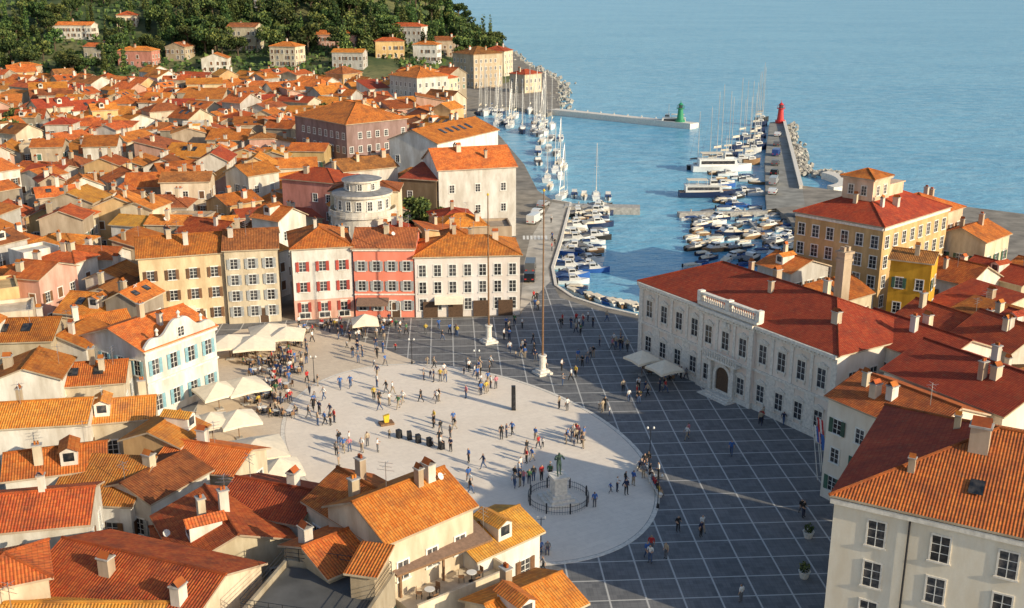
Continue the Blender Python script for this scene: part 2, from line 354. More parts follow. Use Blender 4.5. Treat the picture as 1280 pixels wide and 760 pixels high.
# ------------------------------------------------------------------ roofs and houses
def roof_mb(kind, w, d, h, pitch, ov=.35, th=.17):
    t = tan(R(pitch)); X = w/2+ov; Y = d/2+ov; e = h-ov*t; mb = MB(); V = Vector; rid = []
    if kind == 'gx':
        z = h+d/2*t; polys = [[V((-X, -Y, e)), V((X, -Y, e)), V((X, 0, z)), V((-X, 0, z))], [V((X, Y, e)), V((-X, Y, e)), V((-X, 0, z)), V((X, 0, z))]]
        out = [(-X, -Y, e), (X, -Y, e), (X, 0, z), (X, Y, e), (-X, Y, e), (-X, 0, z)]; rid = [((-X, 0, z), (X, 0, z))]
    elif kind == 'gy':
        z = h+w/2*t; e = h-ov*t; polys = [[V((X, -Y, e)), V((X, Y, e)), V((0, Y, z)), V((0, -Y, z))], [V((-X, Y, e)), V((-X, -Y, e)), V((0, -Y, z)), V((0, Y, z))]]
        out = [(-X, -Y, e), (0, -Y, z), (X, -Y, e), (X, Y, e), (0, Y, z), (-X, Y, e)]; rid = [((0, -Y, z), (0, Y, z))]
    elif kind == 'hip':
        if w >= d: r = X-Y; a, b2 = V((-r, 0, e+Y*t)), V((r, 0, e+Y*t))
        else: r = Y-X; a, b2 = V((0, -r, e+X*t)), V((0, r, e+X*t))
        A, B, C, D = V((-X, -Y, e)), V((X, -Y, e)), V((X, Y, e)), V((-X, Y, e))
        if w >= d: polys = [[A, B, b2, a], [B, C, b2], [C, D, a, b2], [D, A, a]]; rid = [(A, a), (D, a), (B, b2), (C, b2)]
        else: polys = [[A, B, a], [B, C, b2, a], [C, D, b2], [D, A, a, b2]]; rid = [(A, a), (B, a), (C, b2), (D, b2)]
        if r > .05: rid.append((a, b2))
        out = [tuple(q) for q in (A, B, C, D)]
    elif kind == 'shed':
        z = h+(d+ov)*t; polys = [[V((-X, -Y, e)), V((X, -Y, e)), V((X, Y, z)), V((-X, Y, z))]]; out = [tuple(q) for q in polys[0]]
    for p in polys:
        n = (p[1]-p[0]).cross(p[2]-p[0]).normalized(); u = Vector((0, 0, 1)).cross(n).normalized(); v = n.cross(u)
        mb.face(p, 0, [(q.dot(u), q.dot(v)) for q in p]); mb.face([q-Vector((0, 0, th)) for q in p][::-1], 1)
    n = len(out)
    for k in range(n):
        a, b2 = Vector(out[k]), Vector(out[(k+1) % n]); dz = Vector((0, 0, th)); mb.face([a-dz, b2-dz, b2, a], 1)
    for a, b2 in rid: mb.tube(Vector(a), Vector(b2), .13, n=6, mi=0)
    return mb
def roof_z(kind, w, d, h, pitch, x, y):
    t = tan(R(pitch))
    if kind == 'gx': return h+(d/2-abs(y))*t
    if kind == 'gy': return h+(w/2-abs(x))*t
    if kind == 'hip': return h+min(d/2-abs(y), w/2-abs(x))*t
    if kind == 'shed': return h+(y+d/2)*t
    return h
CHM = {}
def chimney_me(v, wm):
    k = (v, wm)
    if k not in CHM:
        mb = MB(); s = (.3, .36, .45)[v]; hh = (1.3, 1.7, 1.2)[v]
        mb.box(-s, s, -s*.8, s*.8, -.8, hh, 0); mb.box(-s-.08, s+.08, -s*.8-.08, s*.8+.08, hh, hh+.1, 1)
        if v != 1: mb.face([(-s, -s*.8, hh+.1), (s, -s*.8, hh+.1), (s, 0, hh+.5), (-s, 0, hh+.5)], 2); mb.face([(s, s*.8, hh+.1), (-s, s*.8, hh+.1), (-s, 0, hh+.5), (s, 0, hh+.5)], 2)
        else: mb.box(-.2, -.04, -.1, .1, hh+.1, hh+.4, 2); mb.box(.05, .2, -.1, .1, hh+.1, hh+.4, 2)
        CHM[k] = mb.mesh('chimney', [M[wm], M['stoneg'], M['r_terra']])
    return CHM[k]
q = MB(); q.tube((0, 0, -.4), (0, 0, 2.2), .03, n=4)
for z, l in ((2.1, .6), (1.8, .5), (1.5, .7)): q.tube((-l, 0, z), (l, 0, z), .02, n=3)
q.tube((0, -.6, 2.0), (0, .6, 2.0), .02, n=3); ANT = q.mesh('antenna', [M['steel']])
q = MB(); q.tube((0, 0, -.3), (0, 0, .6), .03, n=4); q.lathe([(0, 0), (.18, .03), (.3, .1)], 10); DISH = q.mesh('satellite_dish', [M['frame']])
def dormer_me(rm):
    q = MB(); q.box(-.7, .7, -.9, 1.6, -1.2, .75, 0); q.face([(-.45, -.912, -.2), (.45, -.912, -.2), (.45, -.912, .6), (-.45, -.912, .6)], 2)
    q.face([(-.9, -1.15, .68), (-.9, 2, .68), (0, 2, 1.15), (0, -1.15, 1.15)], 1, [(0, 0), (3, 0), (3, 1), (0, 1)]); q.face([(.9, 2, .68), (.9, -1.15, .68), (0, -1.15, 1.15), (0, 2, 1.15)], 1, [(0, 0), (3, 0), (3, 1), (0, 1)])
    q.face([(-.7, -.9, .75), (.7, -.9, .75), (0, -.9, 1.1)], 0)
    return q.mesh('dormer', [M['w_white'], M[rm], M['glass']])
DORM = {k: dormer_me(k) for k in ('r_orange', 'r_terra', 'r_yellow', 'r_red', 'r_brown', 'r_rust')}
OBB = []
def corners(o):
    cx, cy, w, d, r = o; c, s = cos(r), sin(r)
    return [(cx+c*x-s*y, cy+s*x+c*y) for x, y in ((-w/2, -d/2), (w/2, -d/2), (w/2, d/2), (-w/2, d/2))]
def hit(a, b):
    if (a[0]-b[0])**2+(a[1]-b[1])**2 > ((a[2]+a[3]+b[2]+b[3])*.55)**2: return False
    ca, cb = corners(a), corners(b)
    for r in (a[4], a[4]+pi/2, b[4], b[4]+pi/2):
        ax = (cos(r), sin(r)); pa = [x*ax[0]+y*ax[1] for x, y in ca]; pb = [x*ax[0]+y*ax[1] for x, y in cb]
        if max(pa) < min(pb) or max(pb) < min(pa): return False
    return True
def house(A, B, dp, h, kind, wm, rm, label, pitch=20, z0=0, cols=None, rows=None, ww=.95, wh=1.45, style=None, sm='green_sh', fm='frame', near=True, chim=1,
          name='house', cat='house', grp=None, sides=None, door=False, sky=0, zs=None, base=1.0, skip=(), st_h=3.0, ant=.0, dorm=0):
    A = Vector((A[0], A[1])); B = Vector((B[0], B[1])); dr = (B-A); w = dr.length; rz = atan2(dr.y, dr.x); nrm = Vector((-sin(rz), cos(rz)))
    c = (A+B)/2+nrm*dp/2; OBB.append((c.x, c.y, w, dp, rz))
    root = thing(name, (c.x, c.y, z0), rz, label, cat, grp)
    mb = MB(); hw = w/2; hd = dp/2
    Q = [(-hw, -hd), (hw, -hd), (hw, hd), (-hw, hd)]
    for k in range(4):
        a, b2 = Q[k], Q[(k+1) % 4]; mb.face([(a[0], a[1], -2), (b2[0], b2[1], -2), (b2[0], b2[1], h), (a[0], a[1], h)])
    t = tan(R(pitch))
    if kind == 'gx':
        for s in (-1, 1): mb.face([(s*hw, -hd, h), (s*hw, hd, h), (s*hw, 0, h+hd*t-.05)])
    if kind == 'gy':
        for s in (-1, 1): mb.face([(-hw, s*hd, h), (hw, s*hd, h), (0, s*hd, h+hw*t-.05)])
    if kind == 'shed':
        for s in (-1, 1): mb.face([(s*hw, -hd, h), (s*hw, hd, h), (s*hw, hd, h+dp*t-.05)])
        mb.face([(-hw, hd, h), (hw, hd, h), (hw, hd, h+dp*t-.05), (-hw, hd, h+dp*t-.05)])
    if kind == 'flat':
        mb.face([(x, y, h-.4) for x, y in Q])
        for (x0, x1, y0, y1) in ((-hw, hw, -hd, -hd+.25), (-hw, hw, hd-.25, hd), (-hw, -hw+.25, -hd+.26, hd-.26), (hw-.25, hw, -hd+.26, hd-.26)): mb.box(x0-.003, x1+.003, y0-.003, y1+.003, h-.6, h+.05)
    wall = mb.build('wall', [M[wm]], root); roof = None
    if kind != 'flat':
        roof = roof_mb(kind, w, dp, h, pitch).build('roof', [M[rm], M['w_tan']], root)
        for k in range(chim):
            x = rnd.uniform(-.4, .4)*w; y = rnd.uniform(-.3, .3)*dp
            mk('chimney', chimney_me(rnd.randrange(3), rnd.choice(['w_cream', 'w_white', 'w_tan'])), roof, (x, y, roof_z(kind, w, dp, h, pitch, x, y)), rnd.choice((0, pi/2)))
        if kind == 'gx' and rnd.random() < dorm:
            x = rnd.uniform(-.25, .25)*w; y = -hd*.5; mk('dormer', DORM[rm], roof, (x, y, roof_z(kind, w, dp, h, pitch, x, y)+.25))
        if rnd.random() < ant:
            x = rnd.uniform(-.4, .4)*w; y = rnd.uniform(-.2, .2)*dp
            mk('antenna', ANT, roof, (x, y, roof_z(kind, w, dp, h, pitch, x, y)), rnd.random()*3)
        if rnd.random() < ant*.25:
            x = rnd.uniform(-.4, .4)*w; y = -rnd.uniform(.1, .4)*dp
            o = mk('satellite_dish', DISH, roof, (x, y, roof_z(kind, w, dp, h, pitch, x, y)+.4), 0); o.rotation_euler = (R(55), 0, rnd.uniform(0, 1.5))
        for k in range(sky):
            s = MB(); x = (k-(sky-1)/2)*2.6; y0, y1 = -hd*.62, -hd*.3
            if kind == 'gy': x0, x1 = hw*.3, hw*.6
            def rp(x, y, o): return (x, y, roof_z(kind, w, dp, h, pitch, x, y)+o)
            if kind == 'gy': q = [(x1, x-.5), (x1, x+.5), (x0, x+.5), (x0, x-.5)]
            else: q = [(x-.5, y0), (x+.5, y0), (x+.5, y1), (x-.5, y1)]
            top = [rp(a, b2, .14) for a, b2 in q]; bot = [rp(a, b2, -.05) for a, b2 in q]; s.face(top, 0)
            for j in range(4): s.face([bot[j], bot[(j+1) % 4], top[(j+1) % 4], top[j]], 1)
            s.build('skylight', [M['glass'], M['metal']], roof)
    if sides is None:
        sides = []
        to = Vector((-c.x, -c.y)).normalized()
        for k in range(4):
            a = rz+k*pi/2; nv = Vector((sin(a), -cos(a)))
            if nv.dot(to) > .12: sides.append(k)
    nr = rows or max(1, int((h-.6)/st_h))
    for k in sides:
        wid = w if k % 2 == 0 else dp; nc = cols if (cols and k == 0) else max(1, int(wid/2.5)); off = hd if k % 2 == 0 else hw; a = k*pi/2
        zz = zs or [base+(h-.7-base)/nr*j+.15 for j in range(nr)]
        for j, z in enumerate(zz):
            for i in range(nc):
                if (k, j, i) in skip: continue
                if not near and rnd.random() < .12: continue
                s = (i+.5-nc/2)*wid/nc; hh = min(wh, (h-.5-z))
                st = style or rnd.choice(['shut', 'plain', 'shut'] if near else ['shut', 'plain', 'closed'])
                if hh > .5: window(root, (cos(a)*s+sin(a)*off, sin(a)*s-cos(a)*off, z), a, ww, hh, fm, sm, st, near)
    if door:
        mb = MB(); mb.box(-.6, .6, -.05, .02, 0, 2.2, 0); mb.box(-.75, -.6, -.1, .02, 0, 2.35, 1); mb.box(.6, .75, -.1, .02, 0, 2.35, 1); mb.box(-.75, .75, -.1, .02, 2.35, 2.5, 1)
        o = mb.build('door', [M['door'], M['stone']], root); o.location = (w*.18, -hd, 0)
    return root, w, hd, roof
def E(x0, y0, x1, y1, h): a, b2 = P(x0, y0, h), P(x1, y1, h); return (a.x, a.y), (b2.x, b2.y)
def hc(px, py, zr, w, d, h, rot, kind, wm, rm, label, **kw):
    c = P(px, py, zr); r = R(rot); ux, uy = cos(r), sin(r)
    A = (c.x-ux*w/2+uy*d/2, c.y-uy*w/2-ux*d/2); B = (c.x+ux*w/2+uy*d/2, c.y+uy*w/2-ux*d/2)
    return house(A, B, d, h, kind, wm, rm, label, **kw)
def awning(root, x0, x1, hd, z, d, mat):
    q = MB(); q.face([(x0, -hd-.02, z), (x1, -hd-.02, z), (x1, -hd-d, z-.6), (x0, -hd-d, z-.6)]); q.face([(x0, -hd-d, z-.6), (x1, -hd-d, z-.6), (x1, -hd-d-.02, z-.85), (x0, -hd-d-.02, z-.85)])
    for x in (x0, x1): q.face([(x, -hd-.02, z), (x, -hd-d, z-.6), (x, -hd-.02, z-.6)])
    q.build('awning', [M[mat]], root)
# ------------------------------------------------------------------ setting
sea = MB(); sea.face([(-6000, -500, -1.3), (9000, -500, -1.3), (9000, 16000, -1.3), (-6000, 16000, -1.3)]); struct('sea', sea, M['sea'])
pp = lambda *L: [(P(x, y).x, P(x, y).y) for x, y in L]
coast = [(-700, -60), (-700, 1600), (-110, 1600)]+[(x, y) for y, x in reversed(COAST[3:-1])]+pp((700, 135), (685, 142), (640, 133), (590, 140), (625, 170), (655, 205), (672, 238), (690, 250), (712, 254), (700, 300), (689, 335), (693, 357), (715, 372), (755, 385), (795, 394), (900, 374), (985, 342), (1003, 300), (985, 272), (957, 250))+pp((956, 200), (962, 153), (982, 151), (992, 190), (1004, 232), (1060, 240))+[(130, 215), (300, 190), (300, -60)]
g = MB(); g.prism(coast[::-1], -4, 0); struct('ground', g, M['street'])
def poly(name, pts, z, mat, th=0): q = MB(); q.face([(x, y, z) for x, y in pts]); return struct(name, q, mat)
sq = pp((240, 405), (372, 400), (650, 396), (660, 372), (689, 352), (700, 372), (755, 390), (790, 398))+[(25, 140), (38, 108), (32, 60), (-25, 55), (-48, 105), (-50, 140)]
poly('square_paving', sq, .006, M['slate'])
poly('cafe_paving', pp((262, 432), (300, 412), (372, 404), (420, 418), (470, 432), (520, 452), (470, 490), (420, 560), (440, 640), (300, 620), (240, 540)), .012, M['beige'])
poly('quay_road', pp((650, 390), (655, 330), (662, 300), (690, 253), (708, 256), (696, 300), (685, 335), (688, 352)), .014, M['quay'])
poly('pier_deck', pp((958, 262), (957, 200), (963, 154), (981, 152), (991, 190), (1003, 235), (1006, 256)), .012, M['pier'])
poly('car_park', pp((990, 330), (1006, 300), (990, 270), (1020, 260), (1060, 262), (1060, 330)), .010, M['asphalt'])
uc = Vector((-.5, .866)); vc = Vector((.866, .5)); EC = Vector((-6, 110.5))
def ell(a, b2, n=96): return [tuple(EC+uc*a*cos(2*pi*k/n)+vc*b2*sin(2*pi*k/n)) for k in range(n)][::-1]
q = MB(); q.face([(x, y, .03) for x, y in ell(27.4, 17.5)]); struct('ellipse_paving', q, M['pale'])
q = MB(); a, b2 = ell(27.9, 18), ell(27.45, 17.55)
for k in range(96):
    j = (k+1) % 96; q.face([(*a[k], .036), (*a[j], .036), (*b2[j], .036), (*b2[k], .036)])
    q.face([(*a[k], .0), (*a[j], .0), (*a[j], .036), (*a[k], .036)])
struct('ellipse_kerb', q, M['stone'])
q = MB()
qe = pp((690, 250), (712, 254), (700, 300), (689, 335), (693, 357), (715, 372), (755, 385), (795, 394))
for a, b2 in zip(qe, qe[1:]):
    d = Vector((b2[0]-a[0], b2[1]-a[1])); T = Matrix.Translation((a[0], a[1], 0)) @ Matrix.Rotation(atan2(d.y, d.x), 4, 'Z'); q.box(0, d.length, -.02, .5, -.3, .16, 0, T)
struct('quay_kerb', q, M['stone'])
q = MB()
for k in range(7):
    p = P(655+k*4.6, 297); q.box(p.x-.22, p.x+.22, p.y-1.6, p.y+1.6, .018, .022)
struct('crossing_marking', q, M['frame'])
def slab(name, a, b2, wd, z1, mat, label, cat):
    a = P(*a); b2 = P(*b2); d = b2-a; q = MB(); L = d.length
    q.box(0, L, -wd/2, wd/2, -4, z1); q.box(0, L, -wd/2+.02, -wd/2+.5, z1, z1+.18)
    for k in range(int(L/6)): q.tube((k*6+3, wd/2-.4, z1), (k*6+3, wd/2-.4, z1+.5), .14, .2, 6)
    o = q.build(name, [mat]); o.location = a; o.rotation_euler = (0, 0, atan2(d.y, d.x)); return tag(o, label, cat)
slab('stone_jetty', (706, 257), (800, 259), 4.5, .1, M['stoneg'], 'short stone jetty reaching into the harbour from the left quay', 'jetty')
slab('breakwater', (690, 138), (868, 156), 5.5, .5, M['stone'], 'long pale breakwater ending at the green lighthouse', 'breakwater')
slab('floating_pontoon', (848, 264), (958, 262), 2.4, -.3, M['stoneg'], 'grey pontoon joining the long pier below the tour boats', 'pontoon')
slab('floating_pontoon', (940, 272), (985, 322), 1.6, -.7, M['stoneg'], 'narrow grey pontoon among the small boats by the car park', 'pontoon')
a, b2 = P(980, 153), P(1001, 236); d = b2-a; q = MB(); q.box(0, d.length, -.35, .35, 0, .8); q.box(0, d.length, -.5, .5, .8, .95); o = q.build('sea_wall', [M['stone']]); o.location = a; o.rotation_euler = (0, 0, atan2(d.y, d.x)); tag(o, 'pale low sea wall along the outer edge of the long pier', 'wall')
q = MB(); n = 14; c = P(1010, 224)
for k in range(n):
    a0, a1 = -1.3+2.0*k/n, -1.3+2.0*(k+1)/n
    q.prism([(7*cos(a0), 11*sin(a0)), (10*cos(a0), 14*sin(a0)), (10*cos(a1), 14*sin(a1)), (7*cos(a1), 11*sin(a1))], -3, .5)
o = q.build('curved_quay', [M['stone']]); o.location = (c.x, c.y, 0); tag(o, 'low curved pale quay right of the long pier', 'quay')
rk = MB()
def rockline(pts, n, spread, s0):
    for k in range(n):
        t = rnd.random()*(len(pts)-1); i = int(t); a = P(*pts[i]); b2 = P(*pts[i+1]); p = a.lerp(b2, t-i)+Vector((rnd.gauss(0, spread), rnd.gauss(0, spread*.8), 0))
        s = s0*rnd.uniform(.5, 1.2); T = Matrix.Translation((p.x, p.y, -.9+rnd.random()*.6)) @ Matrix.Rotation(rnd.random()*6, 4, Vector((rnd.random(), rnd.random(), rnd.random())).normalized())
        rk.box(-s, s, -s*.8, s*.8, -s*.6, s*.6, 0, T)
rockline([(986, 153), (997, 188), (1008, 216)], 300, 1.1, .6); rockline([(1030, 212), (1055, 218), (1075, 236)], 120, 1.6, .65); rockline([(700, 132), (706, 110), (690, 92), (655, 78), (640, 64)], 300, 1.8, .75)
tag(rk.build('shore_rocks', [M['rock']]), 'grey boulders piled along the pier and the far shore', 'rocks', None, 'stuff')
hb = MB(); xs = [-700+20*k for k in range(30)]+[-100+8*k for k in range(17)]; ys = [440+20*k for k in range(58)]
def gv(x, y): q = hz(x, y); return (x, y, q-.25 if q > .3 else -3)
for j in range(len(ys)-1):
    for i in range(len(xs)-1):
        x0, x1, y0, y1 = xs[i], xs[i+1], ys[j], ys[j+1]; hb.face([gv(x0, y0), gv(x1, y0), gv(x1, y1), gv(x0, y1)])
tag(hb.build('hill', [M['hill']], None, True), 'wooded hillside behind the town', 'hill', None, 'structure')
# ------------------------------------------------------------------ landmark houses
TA, TB = (17.2, 139.6), (35.2, 110.3)
th, tw, td, troof = house(TA, TB, 15, 10.7, 'hip', 'w_hall', 'r_maroon', 'long pale stone town hall with arched portal, pedimented windows and roof balustrade', pitch=23, sides=[], chim=5, name='town_hall', cat='town hall')
for j, (z, hh) in enumerate(((1.3, 2.0), (6.1, 2.2))):
    for i in range(11):
        if j == 0 and i == 5: continue
        window(th, ((i-5)*3.02, -td-(.35 if 4 <= i <= 6 else 0), z), 0, 1.15, hh, 'stone', 'grey_sh', 'ped')
for z in (1.3, 6.1):
    for k in (1, 3):
        for i in range(4): window(th, ((tw/2 if k == 1 else -tw/2), (i-1.5)*3.4, z), k*pi/2, 1.1, 2.0, 'stone', 'grey_sh', 'plain')
q = MB(); q.box(-4.8, 4.8, -td-.35, -td+.05, -.5, 10.72); q.build('central_bay', [M['w_hall']], th)
q = MB()
for (x0, x1, o) in ((-tw/2-.1, -4.81, .0), (-4.9, 4.9, .35), (4.91, tw/2+.1, 0)):
    q.box(x0, x1, -td-o-.55, -td-.002, 10.1, 10.5); q.box(x0, x1, -td-o-.25, -td-.003, 9.65, 10.09)
    for k in range(int((x1-x0)/.55)): q.box(x0+.15+k*.55, x0+.4+k*.55, -td-o-.42, -td-o-.252, 9.88, 10.095)
q.build('cornice', [M['stone']], th)
q = MB()
for (x0, x1, o) in ((-tw/2-.05, -4.81, .0), (-4.85, 4.85, .35), (4.86, tw/2+.05, 0)):
    q.box(x0, x1, -td-o-.2, -td-.004, 4.85, 5.15); q.box(x0, x1, -td-o-.14, -td-.004, .0, .7)
q.build('string_course', [M['stone']], th)
for i in range(-5, 7):
    x = (i-.5)*3.02
    if abs(x) > tw/2-.5: continue
    o = .35 if abs(x) < 4.75 else 0
    q = MB(); q.box(x-.2, x+.2, -td-o-.09, -td-.005-o, 5.16, 9.6); q.box(x-.26, x+.26, -td-o-.13, -td-.004-o, 9.25, 9.64); q.build('pilaster', [M['stone']], th)
for i in range(-5, 7):
    x = (i-.5)*3.02
    if abs(x)-.7 < 4.82 or abs(x)+.7 > tw/2: continue
    q = MB(); q.box(x-.7, x+.7, -td-.03, -td-.004, .72, 4.84)
    for r in range(7): q.box(x-.75, x+.75, -td-.06, -td-.006, .74+r*.58, .74+r*.58+.5)
    q.build('rusticated_pier', [M['stone']], th)
for x in (-tw/2+.35, -4.4, 4.4, tw/2-.35):
    q = MB(); o = .35 if abs(x) < 5 else 0; q.box(x-.35, x+.35, -td-o-.16, -td-.006-o, .72, 9.58); q.build('pilaster', [M['stone']], th)
q = MB(); q.box(-5.0, 5.4, -td-.7, -td+.4, 10.73, 11.1); q.box(-5.0, 5.4, -td-.55, -td+.1, 12.0, 12.25)
for k in range(27): x = -4.8+k*10/26; q.lathe([(.1, 11.1), (.14, 11.4), (.06, 11.7), (.1, 12.0)], 6, 0, (x, -td-.2))
for x in (-4.9, .2, 5.3): q.box(x-.3, x+.3, -td-.6, -td+.2, 11.1, 12.4)
q.build('balustrade', [M['stone']], th)
q = MB(); n = 12
pts = [(-1.15, 0), (1.15, 0), (1.15, 2.6)]+[(1.15*cos(pi*k/n), 2.6+1.15*sin(pi*k/n)) for k in range(1, n)]+[(-1.15, 2.6)]
q.extr(pts, -td-.42, -td-.3)
dr = q.build('door', [M['door']], th)
q = MB()
for k in range(n):
    a0, a1 = pi*k/n, pi*(k+1)/n
    o0, o1, i0, i1 = [(r*cos(a), 2.6+r*sin(a)) for r in (1.6, 1.18) for a in (a0, a1)]
    q.extr([o0, o1, i1, i0], -td-.62, -td-.36)
for s in (-1, 1): q.box(s*1.39-.21, s*1.39+.21, -td-.62, -td-.36, 0, 2.6); q.box(s*2.0-.25, s*2.0+.25, -td-.9, -td-.37, 0, 4.5)
q.build('portal_arch', [M['stone']], th)
q = MB(); q.box(-3, 3, -td-1.3, -td-.36, 4.55, 4.8); q.box(-3, 3, -td-1.3, -td-1.15, 5.6, 5.75)
for k in range(15): q.lathe([(.08, 4.8), (.11, 5.1), (.06, 5.4), (.09, 5.6)], 6, 0, (-2.9+k*5.8/14, -td-1.22))
q.build('balcony', [M['stone']], th)
q = MB()
for s in range(3): q.box(-2.6+s*.3, 2.6-s*.3, -td-2.2+s*.45, -td-.15, -.3, .14+s*.14)
q.build('entrance_step', [M['stone']], th)
q = MB(); q.box(-.7, .7, -td-.5, -td-.37, 8.75, 9.5); q.lathe([(0, 8.9), (.35, 9.0), (.3, 9.5), (0, 9.75)], 8, 0, (0, -td-.5)); q.build('relief', [M['stone']], th)
# back row
a = E(172, 322, 279, 314, 11); r_, w_, hd_, _ = house(*a, 10, 11, 'gx', 'w_yellow', 'r_terra', 'pale yellow house at the left end of the back row with brown shutters', cols=4, rows=3, sm='brown_sh', style='shut', door=True, chim=3, ant=1)
awning(r_, -5, 1.4, hd_, 3.2, 1.6, 'canvas')
a = E(279.5, 312, 346, 309, 11.4); r_, w_, hd_, _ = house(*a, 10, 11.4, 'gx', 'w_cream', 'r_brown', 'tall cream house between the yellow house and the pink-based house', cols=3, rows=4, sm='grey_sh', style='shut', door=True, chim=2, ant=1)
a = E(364, 310, 439, 306, 11.2); r_, w_, hd_, _ = house(*a, 11, 11.2, 'hip', 'w_chalk', 'r_terra', 'white corner house with red shutters, pink ground floor and hipped orange roof', cols=3, rows=3, sm='red_sh', style='shut', base=1.1, chim=2, pitch=24)
q = MB(); q.box(-w_/2-.03, w_/2+.03, -hd_-.03, hd_+.03, -.5, 3.1); q.build('ground_floor', [M['w_pink']], r_)
for i in range(3): window(r_, ((i-1)*w_/3, -hd_-.03, .3), 0, 1.5, 2.2, 'stone', 'green_sh', 'plain')
a = E(441, 309, 517, 309, 10.9); r_, w_, hd_, _ = house(*a, 10, 10.9, 'gx', 'w_red', 'r_brown', 'coral red three-storey house in the back row with white window frames', cols=4, rows=3, sm='grey_sh', style='shut', chim=2, door=True, ant=1)
awning(r_, -w_/2+.4, .6, hd_, 3.1, 1.8, 'awn')
q = MB(); q.box(-w_/2-.1, w_/2+.1, -hd_-.25, -hd_-.003, 10.35, 10.65); q.box(-w_/2-.02, w_/2+.02, -hd_-.12, -hd_-.004, 3.5, 3.72); q.build('cornice', [M['stone']], r_)
a = E(518, 320, 650, 317, 9.6); r_, w_, hd_, _ = house(*a, 10, 9.6, 'hip', 'w_lilac', 'r_terra', 'long pale lilac house with hipped orange roof at the quay corner', cols=7, rows=3, style='plain', chim=3, ww=1.0, wh=1.7, ant=1)
for i in range(4):
    q = MB(); q.box(-1.1, 1.1, -.06, .02, 0, 2.5); o = q.build('shop_door', [M['door']], r_); o.location = (-w_*.36+i*w_*.24, -hd_-.2, 0)
awning(r_, -w_*.32, -w_*.05, hd_, 3.2, 1.5, 'canvas')
# round-fronted house
c = P(458, 300, 4); rb = thing('round_house', (c.x, 187, 0), 0, 'white round-fronted house with stepped curved terraces behind the red house', 'house'); OBB.append((c.x, 190, 13, 15, 0))
q = MB(); q.lathe([(5.6, 0), (5.6, 9.6), (6.0, 9.6), (6.0, 10.0), (5.85, 10.0), (5.85, 10.7), (5.7, 10.7), (5.7, 9.9), (4.8, 9.9), (4.8, 13.0), (5.3, 13.0), (5.3, 13.4)], 32); q.build('wall', [M['w_white']], rb)
q = MB(); q.lathe([(3.0, 13.6), (3.0, 15.4), (3.5, 15.4), (3.5, 15.7)], 28); q.build('turret_wall', [M['w_white']], rb)
q = MB(); q.lathe([(5.3, 13.4), (4.0, 13.75), (2.9, 13.9)], 32); q.build('roof', [M['roofg']], rb)
q = MB(); q.lathe([(3.5, 15.7), (1.8, 16.1), (0, 16.3)], 28); q.build('turret_roof', [M['roofg']], rb)
for k in range(9):
    a = -pi+pi*k/8
    for rr, z, hh in ((5.6, 6.6, 1.7), (4.8, 10.9, 1.5), (5.6, 2.6, 1.7)): window(rb, (rr*cos(a), rr*sin(a), z), a+pi/2, .8, hh, 'frame', 'grey_sh', 'plain', False)
for k in range(5): a = -pi+pi*k/4; window(rb, (3*cos(a), 3*sin(a), 14.1), a+pi/2, .7, 1.0, 'frame', 'grey_sh', 'plain', False)
q = MB(); q.box(-6, 6, 2, 9, 0, 13.2); q.build('rear_wing', [M['w_cream']], rb)
o = roof_mb('hip', 12, 7, 13.2, 18).build('rear_roof', [M['r_brown'], M['w_tan']], rb); o.location = (0, 5.5, 0)
a = E(548, 212, 645, 207, 14); house(*a, 14, 14, 'gx', 'w_chalk', 'r_orange', 'tall white harbour house with few windows and orange roof beside the quay road', cols=3, rows=3, style='plain', chim=3, pitch=23, sm='brown_sh')
house((-27, 239), (-16, 232.5), 25, 15, 'gy', 'w_chalk', 'r_orange', 'very large white house with broad orange roof and row of skylights', cols=3, rows=3, style='plain', pitch=21, sky=5, chim=2, near=False)
house((-55.8, 281), (-40, 263), 18, 15, 'hip', 'w_mauve', 'r_terra', 'big mauve building with hipped roof above the old town', rows=4, style='plain', pitch=22, chim=3, near=False)
a = E(352, 222, 418, 228, 12); house(*a, 9, 12, 'hip', 'w_rose', 'r_red', 'pink building under a long dark red hipped roof', style='plain', chim=2, near=False)
a = E(430, 214, 497, 207, 13); house(*a, 9, 13, 'gx', 'w_white', 'r_brown', 'white house with brown roof just behind the round-fronted house', style='plain', chim=2, near=False)
a = E(501, 222, 545, 225, 12); house(*a, 10, 12, 'shed', 'w_brown', 'r_red', 'dark brown stone house with empty openings left of white harbour house', style='plain', chim=1, pitch=8, near=False)
a = E(548, 277, 598, 274, 7); house(*a, 9, 7, 'hip', 'w_pink', 'r_red', 'low house with red hipped roof in front of the white harbour house', chim=1)
a = E(602, 284, 640, 283, 6); house(*a, 7, 6, 'flat', 'w_tan', 'r_red', 'low flat tan house with roof terrace beside the quay road', chim=0)
for i, (x0, y0, x1, y1, h, d, wm, rm, lb) in enumerate([(487, 93, 521, 97, 14, 14, 'w_white', 'r_terra', 'white four-storey harbour hotel with terracotta roof, nearest the old town'), (524, 90, 548, 88, 13, 12, 'w_chalk', 'r_orange', 'white block behind the harbour hotel'), (546, 100, 572, 96, 11, 12, 'w_cream', 'r_terra', 'cream house on the waterfront right of the white harbour hotel'),
      (592, 68, 628, 66, 15, 16, 'w_tan', 'r_brown', 'large brown waterfront building under the wooded headland'), (630, 64, 641, 62, 13, 12, 'w_cream', 'r_red', 'narrow cream house right of the large brown waterfront building'), (656, 93, 677, 91, 8, 9, 'w_cream', 'r_red', 'small cream house alone at the tip of the far shore')]):
    a = E(x0, y0, x1, y1, h); house(*a, d, h, 'hip', wm, rm, lb, style='plain', chim=2, near=False, pitch=20)
